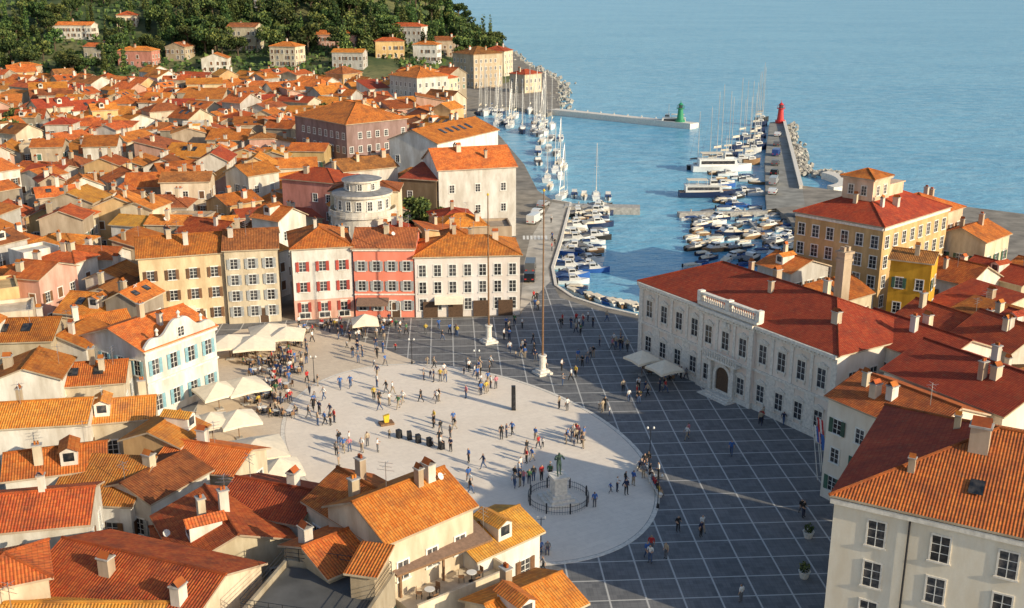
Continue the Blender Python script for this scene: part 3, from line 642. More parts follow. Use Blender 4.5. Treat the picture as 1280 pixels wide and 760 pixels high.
# white gabled house
r_, w_, hd_, _ = house((-42, 117), (-36.4, 126.4), 11, 8.7, 'gx', 'w_chalk', 'r_orange', 'white house with scrolled gable and pale blue shutters facing the square', cols=4, rows=2, sm='blue_sh', style='shut', chim=2, zs=[1.0, 5.4], wh=1.8, pitch=18)
q = MB(); prof = [(-w_/2, 8.0), (-w_/2, 8.9)]
for k in range(1, 40):
    t = k/40; x = -w_/2+w_*t; u = 1-abs(2*t-1); z = 8.9+2.2*u**.9+.35*sin(u*9.5); prof.append((x, z))
prof += [(w_/2, 8.9), (w_/2, 8.0)]; q.extr(prof, -hd_-.12, -hd_+.25); q.build('gable', [M['w_chalk']], r_)
q = MB(); q.box(-w_/2-.1, w_/2+.1, -hd_-.3, -hd_-.125, 8.1, 8.45); q.box(-w_/2-.1, w_/2+.1, -hd_-.2, -hd_-.004, 4.4, 4.65); q.build('cornice', [M['stone']], r_)
window(r_, (0, -hd_-.12, 8.95), 0, .9, 1.1, 'stone', 'blue_sh', 'plain')
for x in (-3.4, 0, 3.4):
    q = MB(); q.lathe([(.18, 0), (.12, .3), (.25, .6), (0, .9)], 8); o = q.build('finial', [M['stone']], r_); o.location = (x, -hd_+.05, 8.9+2.2*(1-abs(x)/w_*2)**.9+.1)
# foreground left
FG = [(178, 704, 10, 13.5, 9, 9, -21, 'gx', 'w_cream', 'r_terra', 'big terracotta roof at lower left sloping towards the camera', 2, 0),
 (276, 636, 9.5, 9, 8.5, 8, -60, 'gx', 'w_cream', 'r_terra', 'steep dark orange roof between red-brown roof and lower left roof', 2, 0),
 (347, 607, 9.5, 7.5, 6.5, 8.5, -20, 'gx', 'w_white', 'r_red', 'red-brown tiled roof with white walls left of the bottom house', 1, 0),
 (48, 622, 10.5, 8, 7, 9.8, 12, 'gx', 'w_white', 'r_terra', 'orange roof by the left edge above the cream corner wall', 1, 0),
 (70, 560, 9.5, 8, 6, 8.5, 18, 'gx', 'w_white', 'r_orange', 'small roof near left edge with deep orange tiles', 1, 0),
 (128, 600, 8, 7, 5, 7.2, -6, 'shed', 'w_chalk', 'r_yellow', 'narrow bright yellow-orange roof with white wall at left', 0, 0),
 (60, 508, 9.5, 8, 6.5, 9, 9, 'gx', 'w_white', 'r_orange', 'orange roof at left edge below the dormer roofs', 1, 0),
 (140, 503, 8.5, 8, 6, 7.8, 14, 'gx', 'w_cream', 'r_yellow', 'yellow-orange roof left of the white gabled house', 1, 0),
 (193, 590, 8, 7, 6, 7.5, 62, 'gx', 'w_white', 'r_brown', 'brown tiled house with white wall amid the left foreground', 1, 0),
 (264, 562, 7.5, 8, 6, 7, -18, 'gx', 'w_cream', 'r_orange', 'low orange-brown roof just below the cafe parasols', 1, 0),
 (206, 533, 8.5, 5, 6, 8, 75, 'gx', 'w_ochre', 'r_yellow', 'small yellow roof beneath the white gabled house', 0, 0),
 (25, 402, 10.5, 9, 8, 9.5, 6, 'gx', 'w_tan', 'r_terra', 'wide roof with small dormers at the left edge', 2, 2),
 (92, 410, 9, 7, 7, 8, 80, 'gx', 'w_white', 'r_orange', 'narrow orange roof between the dormer roof and white gabled house', 1, 0),
 (40, 455, 9.5, 7, 6.5, 9, 9, 'gy', 'w_white', 'r_orange', 'white end-gabled house with orange roof near the left edge', 1, 0),
 (110, 455, 8.5, 8, 7, 7.5, 12, 'gx', 'w_cream', 'r_terra', 'terracotta roofed cream house left of the white gabled house', 2, 2),
 (608, 656, 8, 6.5, 5.5, 7.5, 42, 'gx', 'w_chalk', 'r_yellow', 'small white house with yellow-orange roof right of the bottom house', 0, 0),
 (655, 742, 7.5, 6.5, 5.5, 7, 38, 'gx', 'w_cream', 'r_orange', 'small orange gabled roof at the bottom edge below the square', 1, 0),
 (95, 762, 9, 17, 6, 8.5, 0, 'gx', 'w_cream', 'r_yellow', 'bright roof strip along the bottom left edge', 0, 0),
 (8, 706, 11, 5, 5, 11, 25, 'hip', 'w_cream', 'r_terra', 'narrow cream house cut by the left edge', 0, 0),
 (226, 660, 8, 4, 4, 7.5, 20, 'hip', 'w_tan', 'r_terra', 'tiny hipped roof tucked behind the big lower left roof', 0, 0)]
for (px, py, zr, w, d, h, rot, kind, wm, rm, lb, ch, sk) in FG: hc(px, py, zr, w, d, h, rot, kind, wm, rm, lb, chim=ch, sky=sk, sm=rnd.choice(['green_sh', 'brown_sh', 'grey_sh']), ant=.6, dorm=.4)
# bottom house
r_, w_, hd_, rf = house((-9.0, 69.6), (-3.0, 75.2), 7.5, 11, 'gx', 'w_cream', 'r_orange', 'cream bottom-centre house with gabled tile roof and two chimneys', pitch=25, cols=3, rows=3, chim=2, sm='brown_sh', style='plain', ant=1)
hc(462, 618, 10.8, 8.2, 6.5, 10, -47, 'gx', 'w_cream', 'r_terra', 'higher rear wing of the bottom-centre house, ridge pointing at the camera', chim=2, pitch=27)
hc(428, 672, 9.5, 6.5, 6, 9, 43, 'gx', 'w_tan', 'r_terra', 'lower left wing roof attached to the cream bottom house', chim=1)
tr = hc(398, 735, 9, 8.5, 7.5, 8.6, -14, 'flat', 'w_stone', 'r_terra', 'flat roof terrace with thin railing left of the bottom house', chim=0)
q = MB()
for k in range(9):
    x = -4.1+k*8.2/8
    for y in (-3.5, 3.5): q.tube((x, y, 8.6), (x, y, 9.65), .03, n=5)
for z in (8.95, 9.3, 9.65):
    for y in (-3.5, 3.5): q.tube((-4.1, y, z), (4.1, y, z), .025, n=5)
    for x in (-4.1, 4.1): q.tube((x, -3.5, z), (x, 3.5, z), .025, n=5)
q.build('railing', [M['metal']], tr[0])
q = MB(); q.box(-3.9, 3.9, -3.3, 3.3, 8.19, 8.24); q.build('terrace_floor', [M['asphalt']], tr[0])
q = MB(); q.box(2.2, 4, .5, 3.4, 8.25, 10.4); q.build('stair_hut', [M['w_tan']], tr[0]); o = roof_mb('shed', 1.8, 2.9, 10.4, 9).build('hut_roof', [M['r_terra'], M['w_tan']], tr[0]); o.location = (3.1, 1.95, 0)
# terrace house
c = P(550, 722, 6); TZ = 6.0; tv = thing('terrace_house', (c.x, c.y, 0), R(38), 'low cream house with brown canopy over its roof terrace at bottom centre', 'house'); OBB.append((c.x, c.y, 8, 5.5, R(38)))
q = MB(); q.box(-4.2, 4.2, -3.4, 3, -1, TZ); q.box(-4.2, 4.2, -3.4, -3.2, TZ, TZ+.9); q.box(4.0, 4.2, -3.19, 3, TZ, TZ+.9); q.build('wall', [M['w_cream']], tv)
o = roof_mb('shed', 8, 3.6, TZ+2.3, 14).build('canopy', [M['awn'], M['wood']], tv); o.location = (0, 1.2, 0)
for x in (-3.8, 0, 3.8):
    for y in (-.5, 2.8):
        q = MB(); q.box(x-.08, x+.08, y-.08, y+.08, TZ, TZ+2.25+(.8 if y > 0 else 0)); q.build('post', [M['wood']], tv)
window(tv, (-2, -3.4, 2.2), 0, 1, 1.5); window(tv, (1.5, -3.4, 2.2), 0, 1, 1.5); window(tv, (4.2, 0, 2.2), pi/2, 1, 1.5)
TERR = (c, R(38))
# bottom right
fd = Vector((.87, -.49)).normalized(); A = Vector((23.4, 71.2)); B = A+fd*30
r_, w_, hd_, rf = house(A, B, 19, 14, 'hip', 'w_ivory', 'r_rust', 'big pale stone house with hipped tile roof in bottom right corner', pitch=20, sides=[], chim=0)
rf.data.materials.append(M['r_maroon']); rf.data.polygons[6].material_index = 2  # left hip slope in darker tiles: its shade is put into the colour
for k in (0, 3):
    for z in (1, 4, 7.2, 10.5):
        for i in range(6 if k == 0 else 5):
            x = -w_/2+3.1+i*4.35; y = -hd_+2.4+i*3.4
            window(r_, (x, -hd_, z) if k == 0 else (-w_/2, y, z), k*pi/2, 1.15, 1.95, 'stone', 'grey_sh', 'plain')
q = MB(); q.box(-w_/2-.25, w_/2+.25, -hd_-.3, -hd_-.004, 13.2, 13.6); q.box(-w_/2-.3, -w_/2-.004, -hd_, hd_, 13.2, 13.6); q.build('cornice', [M['stone']], r_)
q = MB(); q.tube((-w_/2+5.3, -hd_-.15, 0), (-w_/2+5.3, -hd_-.15, 13.1), .08, n=6); q.build('drainpipe', [M['metal']], r_)
for (x, y, s) in ((-6.5, -2.5, 1.5), (-10.5, -6, .8), (-1.5, 1.5, 1.3), (-8.5, 1.2, .8)): mk('chimney', chimney_me(0 if x < -8 else 2, 'w_tan'), rf, (x, y, roof_z('hip', w_, 19, 14, 20, x, y)), 0, s)
s = MB(); x, y = -6.0, -6.4; tz = lambda yy: roof_z('hip', w_, 19, 14, 20, x, yy)+.16
s.face([(x-.5, y-.7, tz(y-.7)), (x+.5, y-.7, tz(y-.7)), (x+.5, y+.7, tz(y+.7)), (x-.5, y+.7, tz(y+.7))]); s.build('skylight', [M['glass']], rf)
hc(1135, 490, 12, 11, 9, 10.8, -58, 'gx', 'w_ivory', 'r_rust', 'orange gabled roof between the town hall and the bottom right house', chim=3, pitch=20, ant=1)
hc(1228, 462, 12, 14, 12, 11, -60, 'gx', 'w_ivory', 'r_maroon', 'wide dark red roof right of the orange gabled roof', chim=3)
hc(1150, 416, 11, 13, 10, 10.3, -60, 'gx', 'w_white', 'r_red', 'red roof immediately behind the right end of the town hall', chim=2)
cd_ = Vector((26.8, 25.5)).normalized(); cA = Vector((55.2, 157.5)); cB = cA+cd_*21
r_, w_, hd_, rf = house(cA, cB, 15, 14, 'hip', 'w_ochre', 'r_red', 'ochre building with dark red hipped roof topped by a square cupola tower', pitch=24, chim=3, rows=4, style='plain', ww=1.1, wh=1.8)
q = MB(); q.box(-w_/2-.05, w_/2+.05, -hd_-.25, -hd_-.004, 13.2, 13.6); q.box(-w_/2-.25, -w_/2-.004, -hd_, hd_, 13.2, 13.6); q.build('cornice', [M['stone']], r_)
q = MB(); q.box(-2.6, 2.6, -2.6, 2.6, 15, 19.8); q.box(-2.9, 2.9, -2.9, 2.9, 19.3, 19.6); q.box(2.61, 7.5, -2.4, 2.4, 15, 18.0); q.box(2.61, 7.7, -2.6, 2.6, 18.0, 18.2)
o = q.build('cupola', [M['w_peach']], r_); o.location = (-3, 0, 0)
for k in range(4):
    for s in (-1, 1): a = k*pi/2; window(o, (cos(a)*s*1.1+sin(a)*2.6, sin(a)*s*1.1-cos(a)*2.6, 17), a, .8, 1.4, 'stone', 'green_sh', 'plain', False)
q = roof_mb('hip', 5.3, 5.3, 19.8, 20).build('cupola_roof', [M['r_terra'], M['w_tan']], r_); q.location = (-3, 0, 0)
e = cB+cd_*.1+Vector((-cd_.y, cd_.x))*2.5; house(e, e+cd_*11, 11, 12, 'hip', 'w_peach', 'r_orange', 'peach house with orange hipped roof joined behind the ochre cupola building', chim=2, pitch=22, rows=3, style='shut', sm='brown_sh')
e = cB+cd_*1-Vector((-cd_.y, cd_.x))*6.2; house(e, e+cd_*9, 8, 9, 'gx', 'w_cream', 'r_terra', 'lower cream house with terracotta roof right of the ochre cupola building', chim=2, pitch=22, style='shut', sm='green_sh')
hc(1143, 328, 11.5, 5.4, 5, 12.4, -30, 'gx', 'w_gold', 'r_brown', 'narrow gold-yellow house in front of the ochre cupola building', chim=1, cols=2)
q = MB(); q.box(-.7, .7, -.7, .7, 0, 14.8); q.box(-.82, .82, -.82, .82, 13.8, 14.1); q.box(-.88, .88, -.88, .88, 14.8, 15.1)
for x in (-.4, .4): q.box(x-.18, x+.18, -.4, .4, 15.1, 15.7)
o = q.build('chimney_stack', [M['w_tan']]); o.location = (43.6, 138, 0); o.rotation_euler = (0, 0, .5); tag(o, 'tall free-standing beige chimney behind the town hall roof', 'chimney'); OBB.append((43.6, 138, 2.2, 2.2, .5))
# ------------------------------------------------------------------ generated old town
WN = dict(w_white='white', w_cream='cream', w_ochre='ochre', w_yellow='yellow', w_pink='pink', w_grey='grey', w_tan='tan', w_stone='stone', w_chalk='whitewashed')
RN = dict(r_orange='orange', r_terra='terracotta', r_yellow='golden', r_red='red', r_brown='brown')
XR = [(60, -30), (75, -34), (97, -36), (112, -46), (150, -48), (158, -56), (163, -3), (205, -4), (215, -2), (290, -6), (330, -14), (540, -25)]
GH = 0; GEN = []
def gen_house(c, w, d, h, rz, near, z0=0, red=False):
    global GH
    kind = rnd.choices(['gx', 'gy', 'hip', 'shed', 'flat'], [50, 22, 11, 13, 4])[0]
    if kind == 'gy' and w > 10: kind = 'gx'
    ux, uy = cos(rz), sin(rz)
    wm = rnd.choices(list(WN), [22, 20, 8, 6, 9, 9, 13, 9, 8])[0]; rm = rnd.choices(list(RN), [25, 25, 5, 35, 10] if red else [44, 32, 3, 9, 12])[0]
    A = (c.x-ux*w/2+uy*d/2, c.y-uy*w/2-ux*d/2); B = (c.x+ux*w/2+uy*d/2, c.y+uy*w/2-ux*d/2)
    if kind == 'flat': lb = '%s house with flat roof terrace ' % WN[wm]
    else: lb = '%s house with %s %s roof ' % (WN[wm], RN[rm], {'gx': 'gabled', 'gy': 'gabled', 'hip': 'hipped', 'shed': 'sloping'}[kind])
    lb += phrase(Vector((c.x, c.y, h)), LM_TOWN)
    pt = rnd.uniform(17, 29) if kind != 'shed' else rnd.uniform(9, 15)
    r = house(A, B, d, h, kind, wm, rm, lb, near=near, chim=rnd.choice((1, 1, 2)), pitch=pt, z0=z0, sm=rnd.choice(['green_sh', 'brown_sh', 'grey_sh', 'brown_sh']), grp='houses of the old town', sky=rnd.choice((0, 0, 0, 0, 2)), ant=.35 if c.y < 260 else 0, dorm=.3)
    t = tan(R(pt)); pk = [(x*w*.3, y*d*.3) for x in (-1, 0, 1) for y in (-1, 0, 1)]+[(x*w*.48, -d*.48) for x in (-1, 0, 1)]+[(x*w*.5, d*.2) for x in (-1, 1)]
    GEN.append((r[0], [(x, y, roof_z(kind, w, d, h, pt, x, y)+.1) for x, y in pk]+[(x*w*.4, -d*.51, h-1) for x in (-1, 0, 1)]+[(s*w*.51, y*d*.3, h-1) for s in (-1, 1) for y in (-1, 1)], (c.x, c.y, z0, rz), w)); GH += 1
def block_angle(x, y):
    i, j = math.floor(x/24+.35*sin(y/25)), math.floor(y/22+.35*sin(x/22)); q = random.Random(i*7919+j*104729)
    return R(q.uniform(-45, 45))
Y = 66.
while Y < 474 and GH < 580:
    s = 1+max(0, Y-160)*.0018
    xl = -.5*(Y+14)-8; xr = lerp_tab(XR, Y); x = xl+rnd.random()*5
    while x < xr:
        cx = x+rnd.uniform(-1.3, 1.3)*s; cy = Y+rnd.uniform(-1.6, 1.6)*s; x += 6.1*s
        rz = block_angle(cx, cy)+rnd.gauss(0, .08)+rnd.choice((0, 0, pi/2))
        h = rnd.triangular(5.0, 11.5, 7.4)
        if cy < 160: h = rnd.uniform(5.5, 8.5)
        w0, d0 = rnd.uniform(5.8, 10)*s, rnd.uniform(5.4, 7.6)*s
        if cx > lerp_tab(XR, cy)-w0*.4 or cy > 474: continue
        px, py = proj(Vector((cx, cy, h)))
        if px < -25 or py > 790: continue
        for f in (1, .85, .7):
            w, d = w0*f, d0*f
            if min(w, d) < 4.0: break
            if not any(hit((cx, cy, w*.82, d*.82, rz), o) for o in OBB):
                gen_house(Vector((cx, cy)), w, d, h, rz, Y < 140, max(0, hz(cx, cy)-.3)); break
    Y += 5.4*s
du = Vector((-.52, .855)); dv = Vector((.855, .52)); o0 = Vector((35, 110))
for r in range(2, 10):
    u = -40.
    while u < 70:
        w = rnd.uniform(6, 10.5); c = o0+du*(u+w/2)+dv*(r*8.4+rnd.uniform(-1, 1)); u += w+.1
        h = rnd.uniform(6, 10.5); rz = atan2(-du.y, -du.x)+rnd.gauss(0, .12)+rnd.choice((0, 0, pi/2)); d = rnd.uniform(6.5, 8.4)
        if c.y > 178-max(0, 48-c.x)*2 and c.x < 62: continue
        if c.y > 205 or c.y < 66: continue
        if any(hit((c.x, c.y, w*.86, d*.86, rz), o) for o in OBB): continue
        px, py = proj(Vector((c.x, c.y, h)))
        if px > 1330 or px < 990: continue
        gen_house(c, w, d, h, rz, True, 0, True)
VL = [(172, 82, 17, 8, 'w_rose', 'r_orange'), (305, 62, 15, 12, 'w_cream', 'r_brown'), (356, 82, 13, 10, 'w_cream', 'r_orange'), (92, 46, 22, 7, 'w_white', 'r_orange'), (335, 22, 14, 12, 'w_white', 'r_brown'), (420, 58, 20, 7, 'w_pink', 'r_orange'), (507, 52, 18, 9, 'w_chalk', 'r_terra'), (436, 84, 15, 8, 'w_grey', 'r_orange'), (488, 72, 14, 9, 'w_ochre', 'r_terra'), (30, 96, 12, 6, 'w_tan', 'r_orange'), (560, 70, 12, 9, 'w_tan', 'r_brown'),
     (270, 90, 12, 7, 'w_white', 'r_terra'), (532, 76, 12, 9, 'w_chalk', 'r_orange'), (120, 72, 10, 6, 'w_cream', 'r_terra'), (222, 74, 10, 7, 'w_tan', 'r_brown'), (160, 34, 10, 7, 'w_cream', 'r_terra')]
for i, (px, py, w, h, wm, rm) in enumerate(VL):
    c = PH(px, py); gh = hz(c.x, c.y)
    A = (c.x-w/2, c.y-2); B = (c.x+w/2, c.y-2-w*rnd.uniform(-.3, .45))
    house(A, B, rnd.uniform(7, 11), h, ['hip', 'gx', 'gy'][i % 3] if w < 13 else ['hip', 'gx'][i % 2], wm, rm, '%s villa with %s roof on the green hillside %s' % (wm[2:], RN[rm], phrase(Vector((c.x, c.y, gh+h)), LM_TOWN)), near=False, z0=gh-1, ww=1.1, wh=1.6, sm='brown_sh', name='hillside_villa')
VILLA = [(o[0], o[1]) for o in OBB[-len(VL):]]
# leave out generated houses of which this view shows nothing
bpy.context.view_layer.update(); dg = bpy.context.evaluated_depsgraph_get(); org = Vector((0, 0, CH)); drop = []
def owner(o):
    while o.parent: o = o.parent
    return o
for root, pts_, (cx, cy, z0, rz), w in GEN:
    vis = 0
    for (x, y, z) in pts_:
        wp = Vector((cx+cos(rz)*x-sin(rz)*y, cy+sin(rz)*x+cos(rz)*y, z0+z)); px, py = proj(wp)
        if not (-2 < px < 1282 and -2 < py < 762): continue
        d = wp-org; L = d.length
        ok, loc, nr, fi, ob, mt = SC.ray_cast(dg, org, d/L, distance=L+1.5)
        if not ok or owner(ob.original if hasattr(ob, 'original') else ob).name == root.name: vis += 1
        if vis >= 1: break
    if vis < 1: drop.append(root)
for o in drop: kill(o)
# ------------------------------------------------------------------ trees
def leafcloud(mb, blobs, n, s0, s1):
    tot = sum(b[1].x*b[1].y*b[1].z for b in blobs)
    for c, r in blobs:
        for k in range(int(n*r.x*r.y*r.z/tot)+1):
            v = Vector((rnd.gauss(0, 1), rnd.gauss(0, 1), rnd.gauss(0, 1))).normalized()*rnd.uniform(.55, 1.05)
            p = c+Vector((v.x*r.x, v.y*r.y, v.z*r.z)); s = rnd.uniform(s0, s1)
            a = Vector((rnd.gauss(0, 1), rnd.gauss(0, 1), rnd.gauss(0, 1))).normalized(); b2 = a.orthogonal().normalized(); c2 = a.cross(b2)
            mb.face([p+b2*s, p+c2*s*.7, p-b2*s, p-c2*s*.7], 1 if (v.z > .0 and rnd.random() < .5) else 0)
def tree_proto(kind):
    t = MB(); c = MB(); V = Vector
    if kind == 'broad':
        t.tube((0, 0, 0), (.1, 0, 3.2), .3, .2, 7)
        bl = []
        for k in range(8):
            a = k*2.4; r = 1.9*sqrt(rnd.random())+.4; p = V((cos(a)*r, sin(a)*r, rnd.uniform(3.6, 6.8))); t.tube((.1, 0, 2.8), p, .14, .04, 5); bl.append((p, V((1.5, 1.5, 1.2))*rnd.uniform(.8, 1.2)))
        leafcloud(c, bl, 1300, .2, .42)
    elif kind == 'cypress':
        t.tube((0, 0, 0), (0, 0, 8), .18, .05, 6)
        leafcloud(c, [(V((0, 0, 1.5+k*.95)), V((1, 1, 1))*(1.05-.08*k+rnd.uniform(-.12, .1))) for k in range(11)], 900, .15, .33)
    elif kind == 'pine':
        t.tube((0, 0, 0), (.4, .1, 6), .28, .18, 7); bl = []
        for k in range(9):
            a = k*2.4; p = V((.4+cos(a)*2.4*sqrt(k/9), sin(a)*2.4*sqrt(k/9), 7.2+rnd.uniform(-.6, .7))); t.tube((.4, .1, 5.6), p, .12, .04, 5); bl.append((p, V((1.4, 1.4, .8))))
        leafcloud(c, bl, 1200, .18, .38)
    elif kind == 'conifer':
        t.tube((0, 0, 0), (0, 0, 9), .25, .05, 6)
        leafcloud(c, [(V((rnd.uniform(-.3, .3), rnd.uniform(-.3, .3), 1.8+k*.85)), V((2.1-.19*k, 2.1-.19*k, .7))*rnd.uniform(.85, 1.15)) for k in range(10)], 1300, .18, .4)
    else:
        t.tube((0, 0, 0), (0, 0, 1), .12, .06, 5)
        leafcloud(c, [(V((cos(k*2.2)*.8, sin(k*2.2)*.8, 1.2+.3*(k % 3))), V((.9, .9, .8))) for k in range(6)], 600, .14, .3)
    return t.mesh('trunk', [M['bark']]), c.mesh('crown', [M['leaf_d'], M['leaf_l']])
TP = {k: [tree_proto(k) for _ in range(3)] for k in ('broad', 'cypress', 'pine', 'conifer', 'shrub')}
SHARED = set()
TN = dict(broad='broadleaf_tree', cypress='cypress_tree', pine='pine_tree', conifer='conifer_tree', shrub='shrub')
def tree(kind, loc, sc, label, group=None):
    tr_, cr_ = rnd.choice(TP[kind]); o = thing(TN[kind], loc, rnd.random()*6, label, 'shrub' if kind == 'shrub' else 'tree', group, sc); mk('trunk', tr_, o); mk('crown', cr_, o); return o
KN = dict(broad='rounded broadleaf tree', cypress='slim dark cypress', pine='spreading pine', conifer='tall dark conifer', shrub='low green shrub')
cnt = 0; tries = 0; used = []
while cnt < 460 and tries < 16000:
    tries += 1
    px = rnd.uniform(-30, 625); py = rnd.uniform(-30, 99)
    lim = 103 if px < 200 else 74 if px < 560 else 84
    if py > lim: continue
    if px < 200 and noise.noise(Vector((px/60, py/14, 1))) > .22: continue
    q = PH(px, py); g_ = hz(q.x, q.y)
    if g_ < 1.5 or q.y > 1350 or q.x > lerp_tab(COAST, q.y)-4: continue
    if any(abs(q.x-a) < 10 and -15 < q.y-b2 < 6 for a, b2 in VILLA): continue
    if any((q.x-u[0])**2+(q.y-u[1])**2 < 13 for u in used): continue
    used.append((q.x, q.y))
    k = rnd.choices(['broad', 'cypress', 'pine', 'conifer', 'shrub'], [32, 26, 14, 24, 4] if px > 200 else [36, 36, 6, 10, 12])[0]
    zone = 'on the open left slope' if px < 200 else 'in the dense wood on the hill' if px < 520 else 'on the headland above the harbour'
    lb = '%s growing %s' % (KN[k], zone); SHARED.add(lb)
    tree(k, (q.x, q.y, g_-.6), rnd.uniform(1.0, 1.7) if px < 200 else rnd.uniform(1.2, 2.2), lb, 'trees on the hill: '+lb); cnt += 1
ug = MB()
for k in range(16000):
    x = rnd.uniform(-.52, .0); y = rnd.uniform(500, 1250); X_ = x*y
    g_ = hz(X_, y)
    if g_ < 2.0 or noise.noise(Vector((X_/40, y/40, 7))) < -.12: continue
    s = rnd.uniform(.5, 1.3)
    for j in range(2):
        p = Vector((X_+rnd.gauss(0, .9), y+rnd.gauss(0, .9), g_+rnd.uniform(.1, 1.8))); a = Vector((rnd.gauss(0, 1), rnd.gauss(0, 1), rnd.gauss(0, 1))).normalized(); b2 = a.orthogonal().normalized(); c2 = a.cross(b2)
        ug.face([p+b2*s, p+c2*s, p-b2*s, p-c2*s], rnd.random() < .45)
tag(ug.build('undergrowth', [M['leaf_d'], M['leaf_l']]), 'bushy undergrowth covering the hillside between the trees', 'undergrowth', None, 'stuff')
for (px, py, z, sc, k, lb) in [(8, 190, 3, 1.5, 'broad', 'big tree at the left edge above the old town roofs'), (22, 168, 3, 1.3, 'pine', 'pine by the left edge among the roofs'), (520, 292, 2, 1.1, 'broad', 'leafy tree in the yard behind the lilac house'), (596, 288, 2, .7, 'shrub', 'green shrub on terrace in front of the white harbour house'), (540, 290, 2, .9, 'broad', 'second leafy tree in the yard behind the lilac house'),
        (572, 258, 6, .7, 'cypress', 'small cypress against the white harbour house wall'), (405, 150, 4, 1.1, 'pine', 'pine beside the mauve building')]:
    q = P(px, py, z); tree(k, (q.x, q.y, 0), sc, lb)
# ------------------------------------------------------------------ boats
def hull_mb(L, B, D, n=9):
    mb = MB(); st = []
    for i in range(n+1):
        t = i/n; b_ = B/2*(.82+.18*min(1, t/.35)) if t < .4 else B/2*max(0.02, 1-((t-.4)/.6)**2.4)
        x = -L/2+L*t; z = D*(1+.3*t*t); st.append([(x, -b_, z), (x, -b_*.8, .05), (x+(0 if t < 1 else -.25*D), 0, -.35), (x, b_*.8, .05), (x, b_, z)])
    for a, b2 in zip(st, st[1:]):
        for k in range(4): mb.face([a[k], b2[k], b2[k+1], a[k+1]], 0)
        mb.face([(a[0][0], a[0][1]*.96, a[0][2]-.06), (a[4][0], a[4][1]*.96, a[4][2]-.06), (b2[4][0], b2[4][1]*.96, b2[4][2]-.06), (b2[0][0], b2[0][1]*.96, b2[0][2]-.06)], 1)
    mb.face([p for p in st[0]], 0); return mb
def boat_proto(kind, hullm, deckm, covm):
    t = thing(kind, (0, 0, 0), 0, 'x', 'boat')
    if kind == 'sailboat':
        hull_mb(9, 2.9, 1.0).build('hull', [M[hullm], M[deckm]], t)
        q = MB(); q.extr([(-1.5, .9), (2.2, 1.1), (1.6, 1.55), (-1.4, 1.6)], -.85, .85); q.build('cabin', [M['plas_w']], t)
        q = MB(); q.box(-1.2, 1.2, -.87, .87, 1.22, 1.4); q.build('cabin_window', [M['glass']], t)
        q = MB(); q.tube((.7, 0, 1), (.7, 0, 13), .12, .09, 6); q.tube((.7, -.9, 7.5), (.7, .9, 7.5), .03, n=4); q.build('mast', [M['mast']], t)
        q = MB(); q.tube((.6, 0, 2.4), (-3.4, 0, 2.3), .07, n=6); q.build('boom', [M['mast']], t)
        q = MB(); q.tube((.5, 0, 2.6), (-3.2, 0, 2.5), .2, .14, 7); q.build('furled_sail', [M[covm]], t)
        q = MB()
        for a in ((4.3, 0, 1.3), (-4.2, 0, 1), (.6, 1.3, 1), (.6, -1.3, 1)): q.tube(a, (.7, 0, 12.7), .025, n=3, cap=False)
        q.build('rigging', [M['steel']], t)
    elif kind == 'motorboat':
        hull_mb(6.2, 2.3, .85).build('hull', [M[hullm], M[deckm]], t)
        q = MB(); q.extr([(-.9, .8), (1.5, .9), (.7, 1.5), (.2, 1.9), (-.9, 1.9)], -.8, .8); q.build('cabin', [M['plas_w']], t)
        q = MB(); q.extr([(.32, 1.5), (.74, 1.5), (.34, 1.82), (.3, 1.82)], -.82, .82); q.box(-.75, .2, -.82, .82, 1.4, 1.75); q.build('cabin_window', [M['glass']], t)
        q = MB(); q.box(-3.45, -3.1, -.2, .2, .2, 1.3); q.box(-3.3, -3.2, -.1, .1, -.3, .2); q.build('outboard_motor', [M['black']], t)
        q = MB(); q.extr([(-2.9, .85), (-1.0, .85), (-1.0, 1.3), (-2, 1.2)], -.95, .95); q.build('cover', [M[covm]], t)
    elif kind == 'rowing_boat':
        hull_mb(4.6, 1.8, .6).build('hull', [M[hullm], M[deckm]], t)
        q = MB()
        for x in (-1.3, 0, 1.1): q.box(x-.15, x+.15, -.75, .75, .57, .64)
        q.build('bench', [M['teak']], t)
        q = MB(); q.box(-2.6, -2.3, -.14, .14, .2, 1.0); q.build('outboard_motor', [M['black']], t)
        if covm: q = MB(); q.extr([(-2.0, .64), (1.3, .7), (.6, .95), (-1.6, .9)], -.7, .7); q.build('cover', [M[covm]], t)
    else:
        hull_mb(17, 4.6, 1.7).build('hull', [M[hullm], M[deckm]], t)
        q = MB(); q.extr([(-6.8, 1.6), (4.4, 1.7), (3.6, 3.6), (-6.8, 3.6)], -1.8, 1.8); q.box(-7, 4.0, -2.0, 2.0, 3.6, 3.75); q.build('cabin', [M['plas_w']], t)
        q = MB(); q.box(-6.3, 3.2, -1.82, 1.82, 2.3, 3.2); q.build('cabin_window', [M['glass']], t)
        q = MB(); q.extr([(.5, 3.75), (3.0, 3.75), (2.4, 5.3), (.5, 5.3)], -1.2, 1.2); q.build('wheelhouse', [M['plas_w']], t)
        q = MB(); q.box(.7, 2.7, -1.22, 1.22, 4.3, 4.95); q.build('wheelhouse_window', [M['glass']], t)
        q = MB(); q.box(-6.2, -.2, -1.8, 1.8, 5.2, 5.27)
        for x in (-6, -3.2, -.5):
            for y in (-1.7, 1.7): q.tube((x, y, 3.75), (x, y, 5.2), .05, n=5)
        q.build('awning', [M[covm]], t)
        q = MB(); q.tube((1, 0, 5.2), (1, 0, 10), .1, .05, 6); q.build('mast', [M['mast']], t)
    return t
BP = {}
